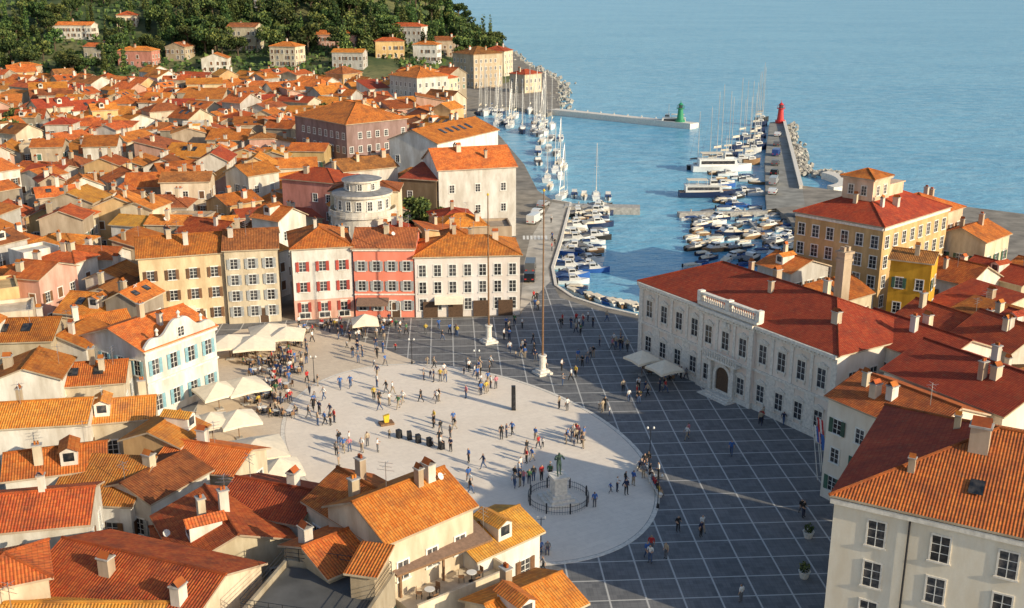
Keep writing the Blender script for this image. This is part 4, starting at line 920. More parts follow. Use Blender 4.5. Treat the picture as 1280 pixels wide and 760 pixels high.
def boat(kind, x, y, hd, col, sc=1.0, label=None):
    hm, dm, cm, nm = {'white': ('plas_w', 'plas_w', 'canvas', 'white'), 'blue': ('plas_w', 'plas_w', 'blue_c', 'blue-covered white'), 'grey': ('plas_w', 'stoneg', 'grey_c', 'grey-covered white'), 'navy': ('navy', 'teak', 'canvas', 'dark navy'), 'wood': ('teak', 'teak', 'canvas', 'brown wooden'), 'lblue': ('bluep', 'plas_w', 'blue_c', 'blue'), 'dark': ('rubber', 'stoneg', 'grey_c', 'black')}[col]
    p = P(x, y, -1.3); lb = label or '%s %s %s' % (nm, {'rowing_boat': 'small open boat', 'motorboat': 'motorboat', 'sailboat': 'sailboat', 'tour_boat': 'tour boat'}[kind], phrase(p, LM_SEA))
    loc = (p.x, p.y, -1.28); sc = (sc,)*3 if isinstance(sc, (int, float)) else sc
    if (kind, col) not in BP:
        t = boat_proto(kind, hm, dm, cm); t.location = loc; t.rotation_euler = (0, 0, hd); t['label'] = lb; t['group'] = 'boats in the harbour'; t.scale = sc; BP[(kind, col)] = t; return t
    return dup(BP[(kind, col)], loc, hd, lb, 'boats in the harbour', sc)
cols_ = ['white', 'grey', 'blue', 'blue', 'navy', 'lblue', 'wood', 'white', 'grey', 'dark', 'wood']
y = 361.
qt = [(254, 712), (300, 700), (335, 689), (357, 693), (372, 715)]
k = 0
while y > 258:
    xe = lerp_tab(qt, y); st = 6.4*(.7+.3*(y-250)/110)
    boat('motorboat' if k % 3 else 'rowing_boat', xe+24*(160/(P(640, y).y))+rnd.uniform(-3, 3), y, rnd.gauss(.05, .1)+(pi if rnd.random() < .3 else 0), rnd.choice(cols_+['white']), rnd.uniform(.75, 1.1))
    if y < 348: boat(rnd.choice(['motorboat', 'motorboat', 'rowing_boat']), xe+58*(160/(P(640, y).y))+rnd.uniform(-3, 3), y-2, rnd.gauss(.05, .1), rnd.choice(cols_+['white']), rnd.uniform(.75, 1.15))
    y -= st; k += 1
for i in range(9): x = 716+i*9.5; boat('rowing_boat', x, lerp_tab([(700, 362), (755, 379), (800, 387)], x)-1, 2.0+rnd.gauss(0, .15), rnd.choice(['white', 'blue', 'lblue', 'wood']), rnd.uniform(.85, 1))
for (x, y, h) in [(745, 248, 1.5), (730, 248, 1.5), (760, 249, 1.5), (704, 247, 1.2), (718, 246, 1.5), (684, 226, 1.4), (694, 214, 1.5), (700, 222, 1.6), (688, 236, 1.4), (742, 268, 1.6), (722, 270, 1.6), (757, 268, 1.6), (700, 205, 1.3), (706, 212, 1.3)]: boat('sailboat' if x in (745, 684, 694, 704, 700) else 'motorboat', x, y, h, rnd.choice(['white', 'blue', 'white']), (.75, .75, 1.0))
for i in range(34):
    x = rnd.uniform(592, 690); y = rnd.uniform(141, 172)
    if y > 144+(x-590)*.45: y = 143
    boat('sailboat', max(x, 600), y, rnd.choice((1.4, -1.7))+rnd.gauss(0, .1), rnd.choice(['white', 'blue', 'white', 'navy']), (.8, .8, rnd.uniform(1.0, 1.5)))
for i in range(12): boat('motorboat', 662+rnd.uniform(0, 42), rnd.uniform(165, 210), rnd.gauss(1.4, .2), rnd.choice(['white', 'blue', 'grey']), 1.0)
boat('tour_boat', 902, 214, .05, 'white', .95, label='white two-deck tour boat with wheelhouse moored farthest out on the pier'); boat('tour_boat', 884, 246, .02, 'navy', .8, label='dark hulled tour boat moored left of the car park boats'); boat('tour_boat', 838, 157, 3.0, 'white', .75, label='white tour boat moored beside the green lighthouse')
for (x, y) in [(950, 158), (947, 166), (949, 173), (944, 181), (948, 187), (941, 192), (934, 198), (926, 203), (899, 202), (939, 206), (952, 152), (936, 186), (912, 196), (885, 208), (870, 212), (930, 175), (922, 188), (908, 205), (893, 214)]: boat('sailboat', x, y, .1+rnd.gauss(0, .1), rnd.choice(['white', 'navy', 'navy', 'wood', 'dark']), (.55, .6, rnd.uniform(1.15, 1.75)))
for i in range(26): boat(rnd.choice(['motorboat', 'rowing_boat', 'rowing_boat']), 892+rnd.uniform(0, 60), 218+i*1.75, .1+rnd.gauss(0, .2), rnd.choice(cols_+['navy', 'wood', 'dark']), rnd.uniform(.65, 1.0))
bpts = []
for i in range(1500):
    if len(bpts) > 70: break
    x = rnd.uniform(862, 996); y = rnd.uniform(266, 337)
    if x > 985+(y-272)*.35 or y > 338-(x-870)*.02: continue
    p = P(x, y)
    if any(abs(p.x-a)**2*.5+abs(p.y-b2)**2 < 6.4 for a, b2 in bpts): continue
    bpts.append((p.x, p.y)); boat(rnd.choice(['motorboat', 'rowing_boat', 'rowing_boat']), x, y, rnd.choice((.45, -2.7))+rnd.gauss(0, .2), rnd.choice(cols_+['navy', 'dark']), rnd.uniform(.65, .98))
def lighthouse(px, py, mat, col):
    p = P(px, py); t = thing('lighthouse', (p.x, p.y, .1), 0, 'small %s lighthouse at the end of the %s' % (col, 'pier' if col == 'red' else 'breakwater'), 'lighthouse')
    q = MB(); q.lathe([(1.7, 0), (1.7, 1.0), (1.2, 1.0), (.85, 4.8), (1.4, 4.9), (1.4, 5.1), (0, 5.1)], 14); q.build('tower', [M[mat]], t)
    q = MB(); q.lathe([(.7, 5.1), (.7, 6.2)], 12); q.build('lantern', [M['glass']], t)
    q = MB(); q.lathe([(.95, 6.2), (.4, 6.8), (.08, 7), (.06, 7.8), (0, 7.8)], 12); q.build('lantern_roof', [M[mat]], t)
    q = MB()
    for k in range(10): a = k*.628; q.tube((1.3*cos(a), 1.3*sin(a), 5.1), (1.3*cos(a), 1.3*sin(a), 5.9), .03, n=4)
    q.lathe([(1.33, 5.85), (1.33, 5.92), (1.27, 5.92), (1.27, 5.85)], 14); q.build('railing', [M[mat]], t)
lighthouse(850, 154, 'greenp', 'green'); lighthouse(975, 154, 'redp', 'red')
# ------------------------------------------------------------------ cars
def car_proto(kind, paint):
    van = kind == 'van'; t = thing('parked_'+kind, (0, 0, 0), 0, 'x', kind)
    q = MB(); L = 2.1 if not van else 2.6
    if van: pr = [(-L, .35), (L, .35), (L, .95), (L-.25, 1.1), (L-.9, 1.95), (-L, 2.0)]
    else: pr = [(-L, .35), (L, .3), (L, .7), (L-.2, .82), (.9, .95), (.25, 1.4), (-1.2, 1.43), (-1.8, 1.0), (-L, .9)]
    q.extr(pr, -.86, .86); q.build('body', [M['car_'+paint]], t)
    q = MB()
    if van: q.extr([(L-.95, 1.15), (L-.42, 1.15), (L-.92, 1.8), (L-1.4, 1.8), (L-1.4, 1.15)], -.875, .875)
    else: q.extr([(-1.6, 1.0), (.78, 1.0), (.2, 1.34), (-1.15, 1.36)], -.875, .875); q.extr([(.9, .99), (.96, 1.0), (.32, 1.41), (.27, 1.38)], -.75, .75)
    q.build('side_window', [M['glass']], t)
    for x in (-L*.62, L*.62):
        for y in (-.82, .82):
            q = MB(); q.tube((x, y-.1, .32), (x, y+.1, .32), .32, n=12); w = q.build('wheel', [M['rubber']], t)
            q = MB(); q.tube((x, y-.11, .32), (x, y+.11, .32), .18, n=8); q.build('rim', [M['steel']], w)
    for y in (-.6, .6):
        q = MB(); q.box(L-.05, L+.015, y-.18, y+.18, .55, .72); q.build('headlight', [M['frame']], t)
        q = MB(); q.box(-L-.015, -L+.05, y-.18, y+.18, .6, .8); q.build('tail_light', [M['redp']], t)
    return t
CP = {}
LM_CAR = dict(LM_SEA, **{'the lilac house': (648, 350)})
def car(x, y, hd, paint, kind='car'):
    p = P(x, y, .02); lb = '%s parked %s %s' % (paint, kind, phrase(p, LM_CAR)); k = (kind, paint)
    if k not in CP: t = car_proto(kind, paint); t.location = p; t.rotation_euler = (0, 0, hd); t['label'] = lb; t['group'] = 'cars parked by the harbour'; CP[k] = t; return
    dup(CP[k], p, hd, lb, 'cars parked by the harbour')
pc = list(['white', 'silver', 'black', 'grey', 'blue', 'grey', 'black', 'red'])
car(662, 350, 1.5, 'black'); car(663, 338, 1.5, 'grey', 'van'); car(672, 268, 1.2, 'white'); car(679, 258, 1.2, 'silver'); car(668, 278, 1.2, 'white', 'van')
for i in range(7): car(966+i*1.0, 242-i*12, 1.2, pc[i % 6], 'van' if i % 3 == 1 else 'car')
for j in range(4):
    for i in range(6):
        if rnd.random() < .85: car(1000+i*9+j*2, 270+j*12, 1.2+rnd.gauss(0, .03), rnd.choice(pc))
# ------------------------------------------------------------------ square furniture
def flagpole(px, py, h, lb):
    p = P(px, py); t = thing('flagpole', (p.x, p.y, 0), R(30), lb, 'flagpole')
    q = MB(); q.box(-1, 1, -1, 1, 0, .3); q.box(-.7, .7, -.7, .7, .3, .6); q.lathe([(.5, .6), (.42, .8), (.4, 2.3), (.55, 2.4), (.55, 2.6), (0, 2.6)], 12); q.build('plinth', [M['stone']], t)
    q = MB(); q.tube((0, 0, 2.6), (0, 0, h), .15, .07, 8); q.build('pole', [M['wood']], t)
    q = MB(); q.lathe([(0, h-.05), (.16, h+.1), (.16, h+.25), (0, h+.4)], 8); q.build('finial', [M['yelp']], t)
flagpole(678, 467, 24, 'tall wooden flagpole on a stone plinth nearer the camera'); flagpole(611, 428, 21, 'tall wooden flagpole on a stone plinth nearer the lilac house')
p = P(698, 626); mon = thing('monument', (p.x, p.y, .03), R(20), 'bronze violinist statue on a stone pedestal in the pale ellipse', 'statue', None, .95)
q = MB(); q.box(-1.7, 1.7, -1.7, 1.7, 0, .3); q.box(-1.3, 1.3, -1.3, 1.3, .3, .6); q.build('step', [M['stone']], mon)
q = MB(); q.box(-.95, .95, -.95, .95, .6, .95); q.box(-.7, .7, -.7, .7, .95, 2.7); q.box(-.9, .9, -.9, .9, 2.7, 2.95); q.build('pedestal', [M['stone']], mon)
q = MB(); t = thing('iron_fence', (p.x, p.y, .03), R(20), 'low dark iron fence around the statue pedestal', 'fence')
N_ = 24
for k in range(N_):
    a, b2 = 2*pi*k/N_, 2*pi*(k+1)/N_
    for z in (.25, .75): q.tube((3*cos(a), 3*sin(a), z), (3*cos(b2), 3*sin(b2), z), .022, n=4)
    for j in range(3): c_ = a+(b2-a)*j/3; q.tube((3*cos(c_), 3*sin(c_), 0), (3*cos(c_), 3*sin(c_), .88), .014, n=4)
q.build('rail', [M['metal']], t)
for k in range(8): a = 2*pi*k/8; q = MB(); q.box(-.06, .06, -.06, .06, 0, 1.0); q.lathe([(.08, 1.0), (.07, 1.1), (0, 1.15)], 6); o = q.build('post', [M['metal']], t); o.location = (3*cos(a), 3*sin(a), 0)
def parasol_proto(s, mat):
    t = thing('parasol', (0, 0, 0), 0, 'x', 'parasol'); h = s/2
    q = MB(); q.tube((0, 0, 0), (0, 0, 3.3), .05, n=8); q.build('pole', [M['wood']], t)
    q = MB(); q.box(-.4, .4, -.4, .4, 0, .12); q.build('base', [M['stoneg']], t)
    q = MB(); ring = [(-h, -h), (0, -h), (h, -h), (h, 0), (h, h), (0, h), (-h, h), (-h, 0)]
    zr = lambda k: 2.35 if k % 2 == 0 else 2.5
    for k in range(8):
        a, b2 = ring[k], ring[(k+1) % 8]
        q.face([(*a, zr(k)), (*b2, zr(k+1)), (0, 0, 3.5)]); q.face([(*a, zr(k)-.3), (*b2, zr(k+1)-.3), (*b2, zr(k+1)), (*a, zr(k))])
    q.build('canopy', [M[mat]], t)
    q = MB()
    for k in range(8): q.tube((ring[k][0], ring[k][1], zr(k)-.03), (0, 0, 3.4), .02, n=4)
    q.build('rib', [M['wood']], t); return t
PP = parasol_proto(4.4, 'canvas'); first = True
for (px, py, sc, rz) in [(286, 424, 1.3, .2), (318, 425, 1.25, .2), (336, 410, 1.2, .3), (358, 414, 1.1, .1), (272, 484, 1.1, .6), (304, 478, 1.15, .6), (238, 526, .95, .5), (264, 522, .95, .5), (297, 519, 1.0, .5), (320, 556, 1.35, .4), (350, 580, .95, .4), (456, 398, .85, .2), (803, 444, .8, .5), (831, 456, .8, .5)]:
    p = P(px, py, 2.8); lb = 'square cream cafe parasol '+('before the town hall' if px > 700 else 'in front of the red house' if px > 400 else 'beside the white gabled house' if py > 460 else 'before the yellow and cream houses')
    o = PP if first else dup(PP, (0, 0, 0), 0, lb); first = False
    o.location = (p.x, p.y, 0); o.rotation_euler = (0, 0, rz); o.scale = (sc, sc, 1); o['label'] = lb; o['group'] = 'cafe parasols'
lp = thing('street_lamp', (0, 0, 0), 0, 'x', 'street lamp', None, .82); q = MB(); q.lathe([(.18, 0), (.15, .5), (.06, .7), (.045, 4.2)], 8); q.build('pole', [M['metal']], lp)
q = MB(); q.tube((-.4, 0, 4.0), (.4, 0, 4.0), .03, n=5); q.build('arm', [M['metal']], lp)
for x in (-.4, .4): q = MB(); q.lathe([(0, 4.05), (.12, 4.12), (.15, 4.25), (.09, 4.4), (0, 4.44)], 8); o = q.build('lamp_globe', [M['frame']], lp); o.location = (x, 0, 0)
for i, (px, py) in enumerate([(393, 478), (515, 455), (812, 572), (676, 690), (596, 470), (822, 635)]):
    p = P(px, py); lb = 'dark twin-globe street lamp '+phrase(p, LM_SQ); o = lp if i == 0 else dup(lp, p, 0, lb); o.location = p; o['label'] = lb; o['group'] = 'street lamps of the square'
def speaker(px, py, h, lb):
    p = P(px, py, .03); t = thing('loudspeaker', p, rnd.gauss(.3, .3), lb, 'loudspeaker', 'loudspeakers on the ellipse')
    q = MB(); q.extr([(-.26, 0), (.26, 0), (.22, h), (-.26, h)], -.3, .3); q.build('cabinet', [M['black']], t)
    for k in range(max(1, int(h/.8))): q = MB(); q.tube((0, 0, 0), (0, -.02, 0), .2, .17, 12); o = q.build('driver', [M['metal']], t); o.location = (0, -.305, .4+k*.7)
for (px, py) in [(499, 547), (512, 549), (523, 553), (537, 557), (552, 561)]: speaker(px, py, .95, 'black loudspeaker cabinet on the ellipse '+phrase(P(px, py), LM_SQ, ('the loudspeaker row',)))
speaker(642, 512, 3.0, 'tall black loudspeaker tower standing right of the crowd')
p = P(483, 530, .03); t = thing('podium', p, .4, 'small yellow and wooden podium stand in the sunny ellipse', 'podium'); q = MB(); q.box(-.8, .8, -.6, .6, 0, .25); q.build('base', [M['wood']], t); q = MB(); q.extr([(-.25, .25), (.25, .25), (.35, 1.2), (-.35, 1.05)], -.22, .22); q.build('desk', [M['yelp']], t)
def bench(px, py, rz, lb):
    p = P(px, py, .01); t = thing('bench', p, rz, lb, 'bench'); q = MB(); q.box(-2, 2, -.25, .25, .38, .46); q.build('seat', [M['stone']], t)
    for x in (-1.6, 1.6): q = MB(); q.box(x-.15, x+.15, -.2, .2, 0, .38); q.build('leg', [M['stone']], t)
bench(662, 690, -.1, 'stone bench with seated people at the lower rim of the ellipse'); bench(806, 592, 1.9, 'stone bench at the right rim of the ellipse, upper one'); bench(819, 612, 1.7, 'stone bench at the right rim of the ellipse, lower one')
for i, (px, py) in enumerate([(1005, 722), (1010, 672), (940, 505), (898, 484), (1022, 553)]):
    p = P(px, py); t = thing('planter', p, .3, 'stone planter with small green plant '+phrase(p, dict(LM_SQ, **{'the bottom right house': (1010, 690)})), 'planter', 'stone planters')
    q = MB(); q.lathe([(.35, 0), (.5, .6), (.55, .65), (.45, .65), (.4, .55), (0, .55)], 10); q.build('pot', [M['stone']], t)
    q = MB(); leafcloud(q, [(Vector((0, 0, 1.0)), Vector((.45, .45, .5)))], 160, .06, .14); q.build('plant', [M['leaf_d'], M['leaf_l']], t)
for i, (px, py, mt) in enumerate([(1022, 600, ['frame', 'bluep', 'redp']), (1030, 612, ['bluep', 'bluep', 'yelp']), (1026, 590, ['redp', 'frame', 'redp'])]):
    p = P(px, py, 0); t = thing('flag', (p.x, p.y, 0), R(200), 'coloured flag hanging from a white slanted pole near the lower right, '+('red blue and white', 'blue and yellow', 'red and white')[i], 'flag')
    q = MB(); q.tube((0, 0, 0), (1.2, 0, 6.5), .06, .04, 6); q.build('pole', [M['frame']], t)
    q = MB()
    for k in range(3):
        for j in range(4): x0 = 1.05-j*.08; q.face([(x0, k*.32, 6.35-j*.45), (x0-.08, k*.32+.05, 5.9-j*.45), (x0-.08, k*.32+.37, 5.9-j*.45), (x0, k*.32+.32, 6.35-j*.45)], k)
    q.build('cloth', [M[m_] for m_ in mt], t)
tb = thing('cafe_table', (0, 0, -50), 0, 'x', 'table'); q = MB(); q.lathe([(0, .74), (.4, .74), (.4, .78), (0, .78)], 12); q.build('table_top', [M['plas_w']], tb)
q = MB(); q.tube((0, 0, .03), (0, 0, .74), .035, n=6); q.lathe([(.25, 0), (.25, .03), (0, .04)], 10); q.build('leg', [M['metal']], tb)
ch = thing('cafe_chair', (0, 0, -50), 0, 'x', 'chair'); q = MB(); q.box(-.21, .21, -.22, .2, .42, .45); q.build('seat', [M['wood']], ch)
q = MB(); q.box(-.21, .21, .2, .23, .46, .88); q.build('backrest', [M['wood']], ch)
for x in (-.18, .18):
    for y in (-.19, .19): q = MB(); q.box(x-.02, x+.02, y-.02, y+.02, 0, .42); q.build('leg', [M['metal']], ch)
# ------------------------------------------------------------------ people
PC = {}
def cm(name, col):
    if name not in PC: PC[name] = simple('cloth_'+name.replace(' ', '_'), col, .85, .12)
    return PC[name]
SH = {'white': (.7, .7, .68), 'black': (.02, .02, .022), 'red': (.45, .03, .03), 'blue': (.05, .14, .4), 'navy': (.02, .03, .08), 'grey': (.2, .2, .21), 'beige': (.45, .36, .25), 'green': (.06, .16, .07), 'yellow': (.6, .42, .06), 'pink': (.55, .2, .24)}
TR = {'black trousers': (.02, .02, .022), 'blue jeans': (.06, .1, .2), 'grey trousers': (.12, .12, .13), 'beige trousers': (.35, .28, .2), 'navy trousers': (.025, .035, .07)}
SKIN = simple('skin', (.5, .3, .2), .6, .06); HAIR = [simple('hair_dark', (.03, .02, .015), .6), simple('hair_brown', (.1, .055, .03), .6), simple('hair_fair', (.35, .24, .12), .6)]; SHOE = simple('shoe', (.04, .035, .03), .6)
def body(pose):
    la, ra = [(.21, 0, 1.43), (.25, .03, 1.13), (.26, -.06, .88), (.265, -.09, .78)], [(-.21, 0, 1.43), (-.25, .03, 1.13), (-.26, -.06, .88), (-.265, -.09, .78)]
    ll, rl = [(.1, 0, .92), (.11, -.01, .5), (.11, .02, .09), (.12, -.16, .04)], [(-.1, 0, .92), (-.11, -.01, .5), (-.11, .02, .09), (-.12, -.16, .04)]
    dz = 0
    if pose == 'walk':
        ll = [(.1, 0, .92), (.11, -.2, .52), (.11, -.28, .1), (.12, -.44, .07)]; rl = [(-.1, 0, .92), (-.11, .08, .5), (-.11, .34, .16), (-.11, .22, .04)]
        la = [(.21, 0, 1.43), (.25, .16, 1.15), (.25, .14, .9), (.25, .12, .8)]; ra = [(-.21, 0, 1.43), (-.25, -.13, 1.15), (-.23, -.3, .98), (-.22, -.37, .91)]
    if pose == 'talk':
        la = [(.21, 0, 1.43), (.27, -.02, 1.14), (.2, -.27, 1.12), (.16, -.35, 1.16)]; ra = [(-.21, 0, 1.43), (-.28, .03, 1.14), (-.18, -.2, 1.02), (-.12, -.28, 1.02)]
        ll = [(.1, 0, .92), (.14, -.03, .5), (.17, .02, .09), (.21, -.14, .04)]
    if pose == 'sit':
        dz = -.42; ll = [(.1, 0, .52), (.13, -.42, .5), (.13, -.42, .09), (.14, -.58, .04)]; rl = [(-.1, 0, .52), (-.13, -.42, .5), (-.13, -.42, .09), (-.14, -.58, .04)]
        la = [(.21, 0, 1.01), (.26, -.06, .73), (.16, -.3, .62), (.14, -.38, .6)]; ra = [(-.21, 0, 1.01), (-.26, -.06, .73), (-.16, -.3, .62), (-.14, -.38, .6)]
    if pose == 'violin':
        la = [(.21, 0, 1.43), (.3, -.22, 1.22), (.2, -.46, 1.42), (.18, -.54, 1.46)]; ra = [(-.21, 0, 1.43), (-.36, -.1, 1.2), (-.16, -.32, 1.38), (-.08, -.38, 1.42)]
        rl = [(-.1, 0, .92), (-.14, -.12, .5), (-.15, -.16, .09), (-.18, -.32, .04)]
    V_ = []; R_ = []; E_ = []; T_ = []
    def add(p, r, par, tg):
        V_.append(p); R_.append(r); i = len(V_)-1
        if par is not None: E_.append((par, i)); T_.append(tg)
        return i
    pel = add((0, 0, .95+dz), .15, None, ''); sp_ = add((0, 0, 1.15+dz), .14, pel, 'shirt'); chs = add((0, .0, 1.36+dz), .16, sp_, 'shirt'); nk = add((0, -.01, 1.5+dz), .06, chs, 'shirt')
    hd_ = add((0, -.03, 1.59+dz), .088, nk, 'head'); hd2 = add((0, -.02, 1.69+dz), .09, hd_, 'head')
    add((0, -.135, 1.615+dz), .012, hd_, 'head')
    for arm in (la, ra):
        p = chs
        for k, (q, r) in enumerate(zip(arm, (.075, .055, .04, .035))): p = add(q, r, p, ('shirt', 'shirt', 'arm', 'hand')[k])
    for leg in (ll, rl):
        p = pel
        for k, (q, r) in enumerate(zip(leg, (.105, .075, .05, .045))): p = add(q, r, p, ('leg', 'leg', 'leg', 'foot')[k])
    me = bpy.data.meshes.new('body'); me.from_pydata(V_, E_, []); ob = bpy.data.objects.new('body', me); COL.objects.link(ob)
    ob.modifiers.new('Skin', 'SKIN'); sv = me.skin_vertices[0].data
    for i, r in enumerate(R_): sv[i].radius = (r, r*.8 if i in (0, 1, 2) else r); sv[i].use_root = (i == 0)
    sb = ob.modifiers.new('Sub', 'SUBSURF'); sb.levels = 1
    bpy.context.view_layer.update(); ev = ob.evaluated_get(bpy.context.evaluated_depsgraph_get()); m2 = bpy.data.meshes.new_from_object(ev)
    bpy.data.objects.remove(ob)
    for q in (SKIN, cm('s white', SH['white']), cm('t black', TR['black trousers']), HAIR[0], SHOE): m2.materials.append(q)
    segs = [(Vector(V_[a]), Vector(V_[b2]), t) for (a, b2), t in zip(E_, T_)]
    for f in m2.polygons:
        c = f.center; best = None
        for a, b2, t in segs:
            d = b2-a; u = max(0, min(1, (c-a).dot(d)/d.length_squared)); ds = (c-(a+d*u)).length
            if best is None or ds < best[0]: best = (ds, t)
        t = best[1]
        if t == 'shirt' and c.z > 1.5+dz: t = 'head'
        if t == 'shirt' and c.z < 1.0+dz and pose != 'sit': t = 'leg'
        if t == 'head' and (c.z > 1.68+dz or (c.y > .0 and c.z > 1.55+dz)): t = 'hair'
        f.material_index = {'head': 0, 'arm': 0, 'hand': 0, 'shirt': 1, 'leg': 2, 'hair': 3, 'foot': 4}[t]; f.use_smooth = True
    return m2
BODY = {k: body(k) for k in ('stand', 'walk', 'talk', 'sit')}
vb = body('violin')
o = mk('statue_figure', vb, mon, (0, 0, 2.95), 0, 1.5)
for i in range(5): omat(o, i, M['bronze'])
PEOPLE = []
def person(x, y, pose=None, z=.035, rz=None, sc=None):
    pose = pose or rnd.choices(['stand', 'walk', 'talk'], [4, 4, 3])[0]
    s = rnd.choices(list(SH), [5, 6, 3, 3, 4, 3, 3, 1, 1, 1])[0]; t = rnd.choices(list(TR), [4, 4, 2, 2, 2])[0]
    pw = Vector((x, y, z)); child = rnd.random() < .07 and pose != 'sit'
    lb = '%s in %s top, %s, %s %s' % ('child' if child else 'person', s, t, {'stand': 'standing', 'walk': 'walking', 'talk': 'gesturing', 'sit': 'sitting'}[pose], phrase(pw, LM_SQ))
    PEOPLE.append((y, pose, pw, rnd.random()*6.28 if rz is None else rz, sc or (.68 if child else rnd.uniform(.96, 1.07)), lb, s, t, rnd.choice(HAIR)))
pts = []
def cluster(px, py, sx, sy, n, pose=None):
    k = 0; tr_ = 0
    while k < n and tr_ < 60*n:
        tr_ += 1; p = P(px+rnd.gauss(0, sx), py+rnd.gauss(0, sy))
        if any((p.x-a)**2+(p.y-b2)**2 < .3 for a, b2 in pts): continue
        if (p.x-P(698, 626).x)**2+(p.y-P(698, 626).y)**2 < 3.4**2: continue
        if any(hit((p.x, p.y, .6, .6, 0), o) for o in OBB): continue
        pts.append((p.x, p.y)); person(p.x, p.y, pose); k += 1
for a in [(428, 566, 8, 6, 7), (470, 495, 8, 8, 5), (548, 502, 6, 4, 4), (592, 468, 9, 6, 10), (605, 490, 8, 6, 10), (720, 552, 9, 5, 12), (638, 555, 5, 5, 3), (674, 558, 4, 4, 3), (660, 578, 6, 4, 4), (655, 603, 8, 5, 7), (588, 612, 4, 8, 3), (780, 616, 10, 5, 5), (808, 594, 6, 7, 6), (742, 633, 3, 3, 1),
          (816, 700, 5, 4, 4), (845, 668, 3, 3, 1), (877, 670, 3, 3, 2), (680, 714, 2, 2, 1), (720, 410, 14, 6, 12), (770, 432, 8, 5, 9), (800, 492, 8, 6, 9), (856, 548, 3, 4, 2), (832, 485, 8, 4, 4), (660, 445, 10, 6, 8), (545, 470, 12, 6, 8), (460, 445, 18, 7, 12), (430, 420, 25, 6, 16), (490, 412, 14, 5, 12), (560, 420, 18, 6, 6),
          (640, 420, 12, 10, 7), (395, 500, 7, 12, 8), (410, 530, 8, 8, 5), (490, 505, 8, 6, 6), (550, 540, 10, 6, 6), (535, 560, 20, 6, 5), (600, 575, 8, 6, 2), (430, 485, 5, 6, 3), (700, 470, 12, 8, 5), (740, 450, 8, 8, 5), (760, 515, 6, 5, 4), (968, 528, 20, 5, 4), (910, 566, 3, 3, 1), (375, 445, 8, 14, 14), (350, 455, 14, 12, 16), (345, 498, 10, 10, 10), (928, 752, 3, 3, 1), (670, 380, 4, 8, 4), (690, 300, 4, 14, 5), (1003, 655, 3, 10, 2), (710, 512, 6, 4, 3), (470, 560, 12, 5, 3), (860, 470, 5, 3, 3), (690, 598, 8, 3, 4)]: cluster(*a)
def benchsit(px, py, rz, n):
    p = P(px, py, .01); d = Vector((cos(rz), sin(rz)))
    for k in range(n): s = (k-(n-1)/2)*.65; person(p.x+d.x*s, p.y+d.y*s, 'sit', .04, rz+rnd.gauss(0, .1))
benchsit(662, 690, -.1, 6); benchsit(806, 592, 1.9, 4); benchsit(819, 612, 1.7, 5)
def seat_group(px, py, n, tz=.016, w=None):
    p = w or P(px, py); pl = phrase(p, LM_SQ) if not w else 'on the roof terrace'; tl = Vector((p.x, p.y, tz))
    if not w and any(hit((p.x, p.y, 2, 2, 0), o) for o in OBB): return
    dup(tb, tl, 0, 'round white cafe table '+pl, 'cafe tables')
    a0 = rnd.random()*6
    for k in range(n):
        a = a0+k*2*pi/n+rnd.gauss(0, .15); x, y = p.x+.78*cos(a), p.y+.78*sin(a); rz = a-pi/2
        dup(ch, (x, y, tz), rz, 'dark wooden chair '+pl, 'cafe chairs')
        if rnd.random() < .85 and not w: person(x, y, 'sit', tz, rz)
for (px, py) in [(300, 446), (318, 442), (336, 438), (354, 440), (368, 432), (312, 456), (330, 455), (348, 456), (364, 450), (318, 468), (338, 468), (356, 470), (372, 466), (340, 482), (358, 486), (334, 498), (318, 504), (350, 504), (346, 520), (330, 516), (362, 520), (402, 410), (420, 406), (445, 412), (466, 408), (486, 406), (384, 416), (812, 466), (836, 474)]: seat_group(px, py, 3)
c, r = TERR
for x in (-2.2, 1.6): seat_group(0, 0, 3, TZ+.01, c+Vector((cos(r)*x+sin(r)*1.9, sin(r)*x-cos(r)*1.9, 0)))
kill(tb); kill(ch)
# the 296 nearest people are objects of their own; the rest form one far crowd
PEOPLE.sort(key=lambda q: q[0]); cv = []; cf = []; cmi = []; cmats = []
for i, (y_, pose, pw, rz, sc, lb, s, t, hr) in enumerate(PEOPLE):
    sm_, tm_ = cm('s '+s, SH[s]), cm('t '+t, TR[t])
    if i < 296:
        o = mk('person', BODY[pose], None, pw, rz, sc); tag(o, lb, 'person', 'people in the square'); omat(o, 1, sm_); omat(o, 2, tm_); omat(o, 3, hr)
    else:
        T = Matrix.Translation(pw) @ Matrix.Rotation(rz, 4, 'Z') @ Matrix.Scale(sc, 4); n0 = len(cv); me = BODY[pose]; ms = (SKIN, sm_, tm_, hr, SHOE)
        cv += [tuple(T @ v.co) for v in me.vertices]
        for f in me.polygons:
            cf.append([n0+j for j in f.vertices]); q = ms[f.material_index]
            if q not in cmats: cmats.append(q)
            cmi.append(cmats.index(q))
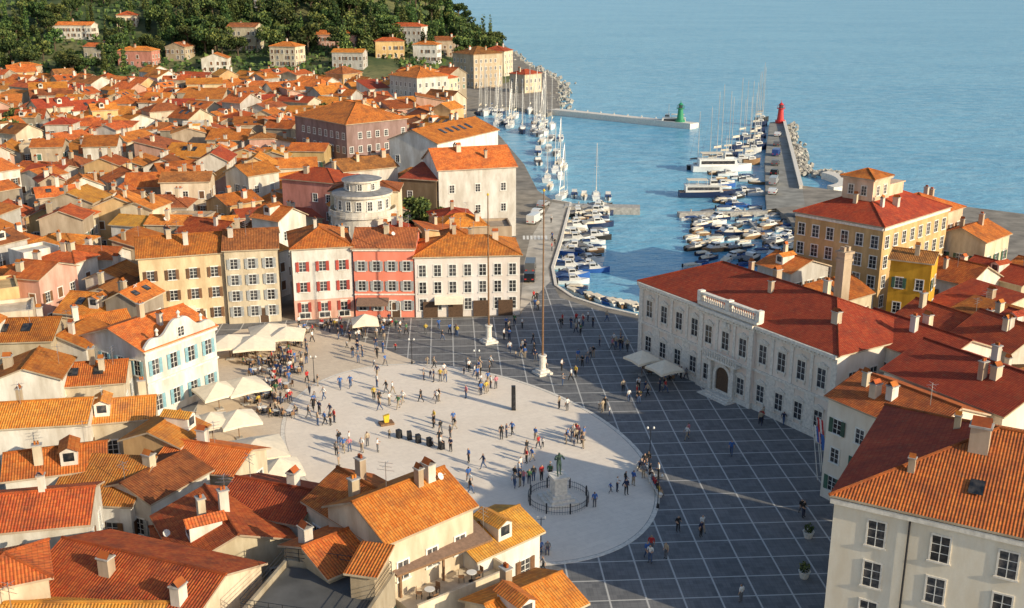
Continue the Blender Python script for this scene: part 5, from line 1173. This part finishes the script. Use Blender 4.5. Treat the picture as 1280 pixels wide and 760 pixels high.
if cv:
    me = bpy.data.meshes.new('crowd'); me.from_pydata(cv, [], cf)
    for q in cmats: me.materials.append(q)
    me.polygons.foreach_set('material_index', cmi); me.polygons.foreach_set('use_smooth', [True]*len(cf)); me.update()
    tag(mk('crowd', me), 'far crowd of people by the back row of houses and the quay', 'crowd', None, 'stuff')
# ------------------------------------------------------------------ unique labels
ORD = ['leftmost', 'second from left', 'third from left', 'fourth from left', 'fifth from left', 'sixth from left', 'seventh from left', 'eighth from left', 'ninth from left', 'tenth from left']
gr = {}
for o in SC.objects:
    if o.parent is None and 'label' in o and 'kind' not in o and o['label'] not in SHARED: gr.setdefault(o['label'], []).append(o)
for lb, os_ in gr.items():
    if len(os_) > 1:
        os_.sort(key=lambda o: proj(o.location)[0])
        for i, o in enumerate(os_): o['label'] = lb+', '+(ORD[i] if i < 10 else '%dth from left' % (i+1))
# ------------------------------------------------------------------ light and camera
EL = R(21); az = Vector((.82, -.57)).normalized(); ts = Vector((az.x*cos(EL), az.y*cos(EL), sin(EL)))
wd = bpy.data.worlds.new('World'); SC.world = wd; wd.use_nodes = True; nt = wd.node_tree
sk = nt.nodes.new('ShaderNodeTexSky'); sk.sky_type = 'NISHITA'; sk.sun_disc = False; sk.sun_elevation = EL; sk.sun_rotation = atan2(az.x, az.y); sk.air_density = 1.0; sk.dust_density = 1.0; sk.ozone_density = 1.0
bg = nt.nodes['Background']; nt.links.new(sk.outputs[0], bg.inputs[0]); bg.inputs[1].default_value = .15
sl = bpy.data.lights.new('sun', 'SUN'); sl.energy = 5; sl.angle = R(.5); sl.color = (1, .86, .62); so = bpy.data.objects.new('sun', sl); COL.objects.link(so); so.rotation_euler = (-ts).to_track_quat('-Z', 'Y').to_euler(); so.location = (100, 0, 100)
cd = bpy.data.cameras.new('camera'); co = bpy.data.objects.new('camera', cd); COL.objects.link(co); co.location = (0, 0, CH); co.rotation_euler = (pi/2-TH, 0, 0); cd.sensor_width = 36; cd.lens = F/1280*36; cd.clip_start = 1; cd.clip_end = 30000; SC.camera = co
SC.view_settings.view_transform = 'Standard'; SC.view_settings.look = 'None'; SC.view_settings.exposure = 0
print('houses', GH, 'dropped', len(drop), 'people', len(PEOPLE), 'trees', cnt, 'objects', len(SC.objects))
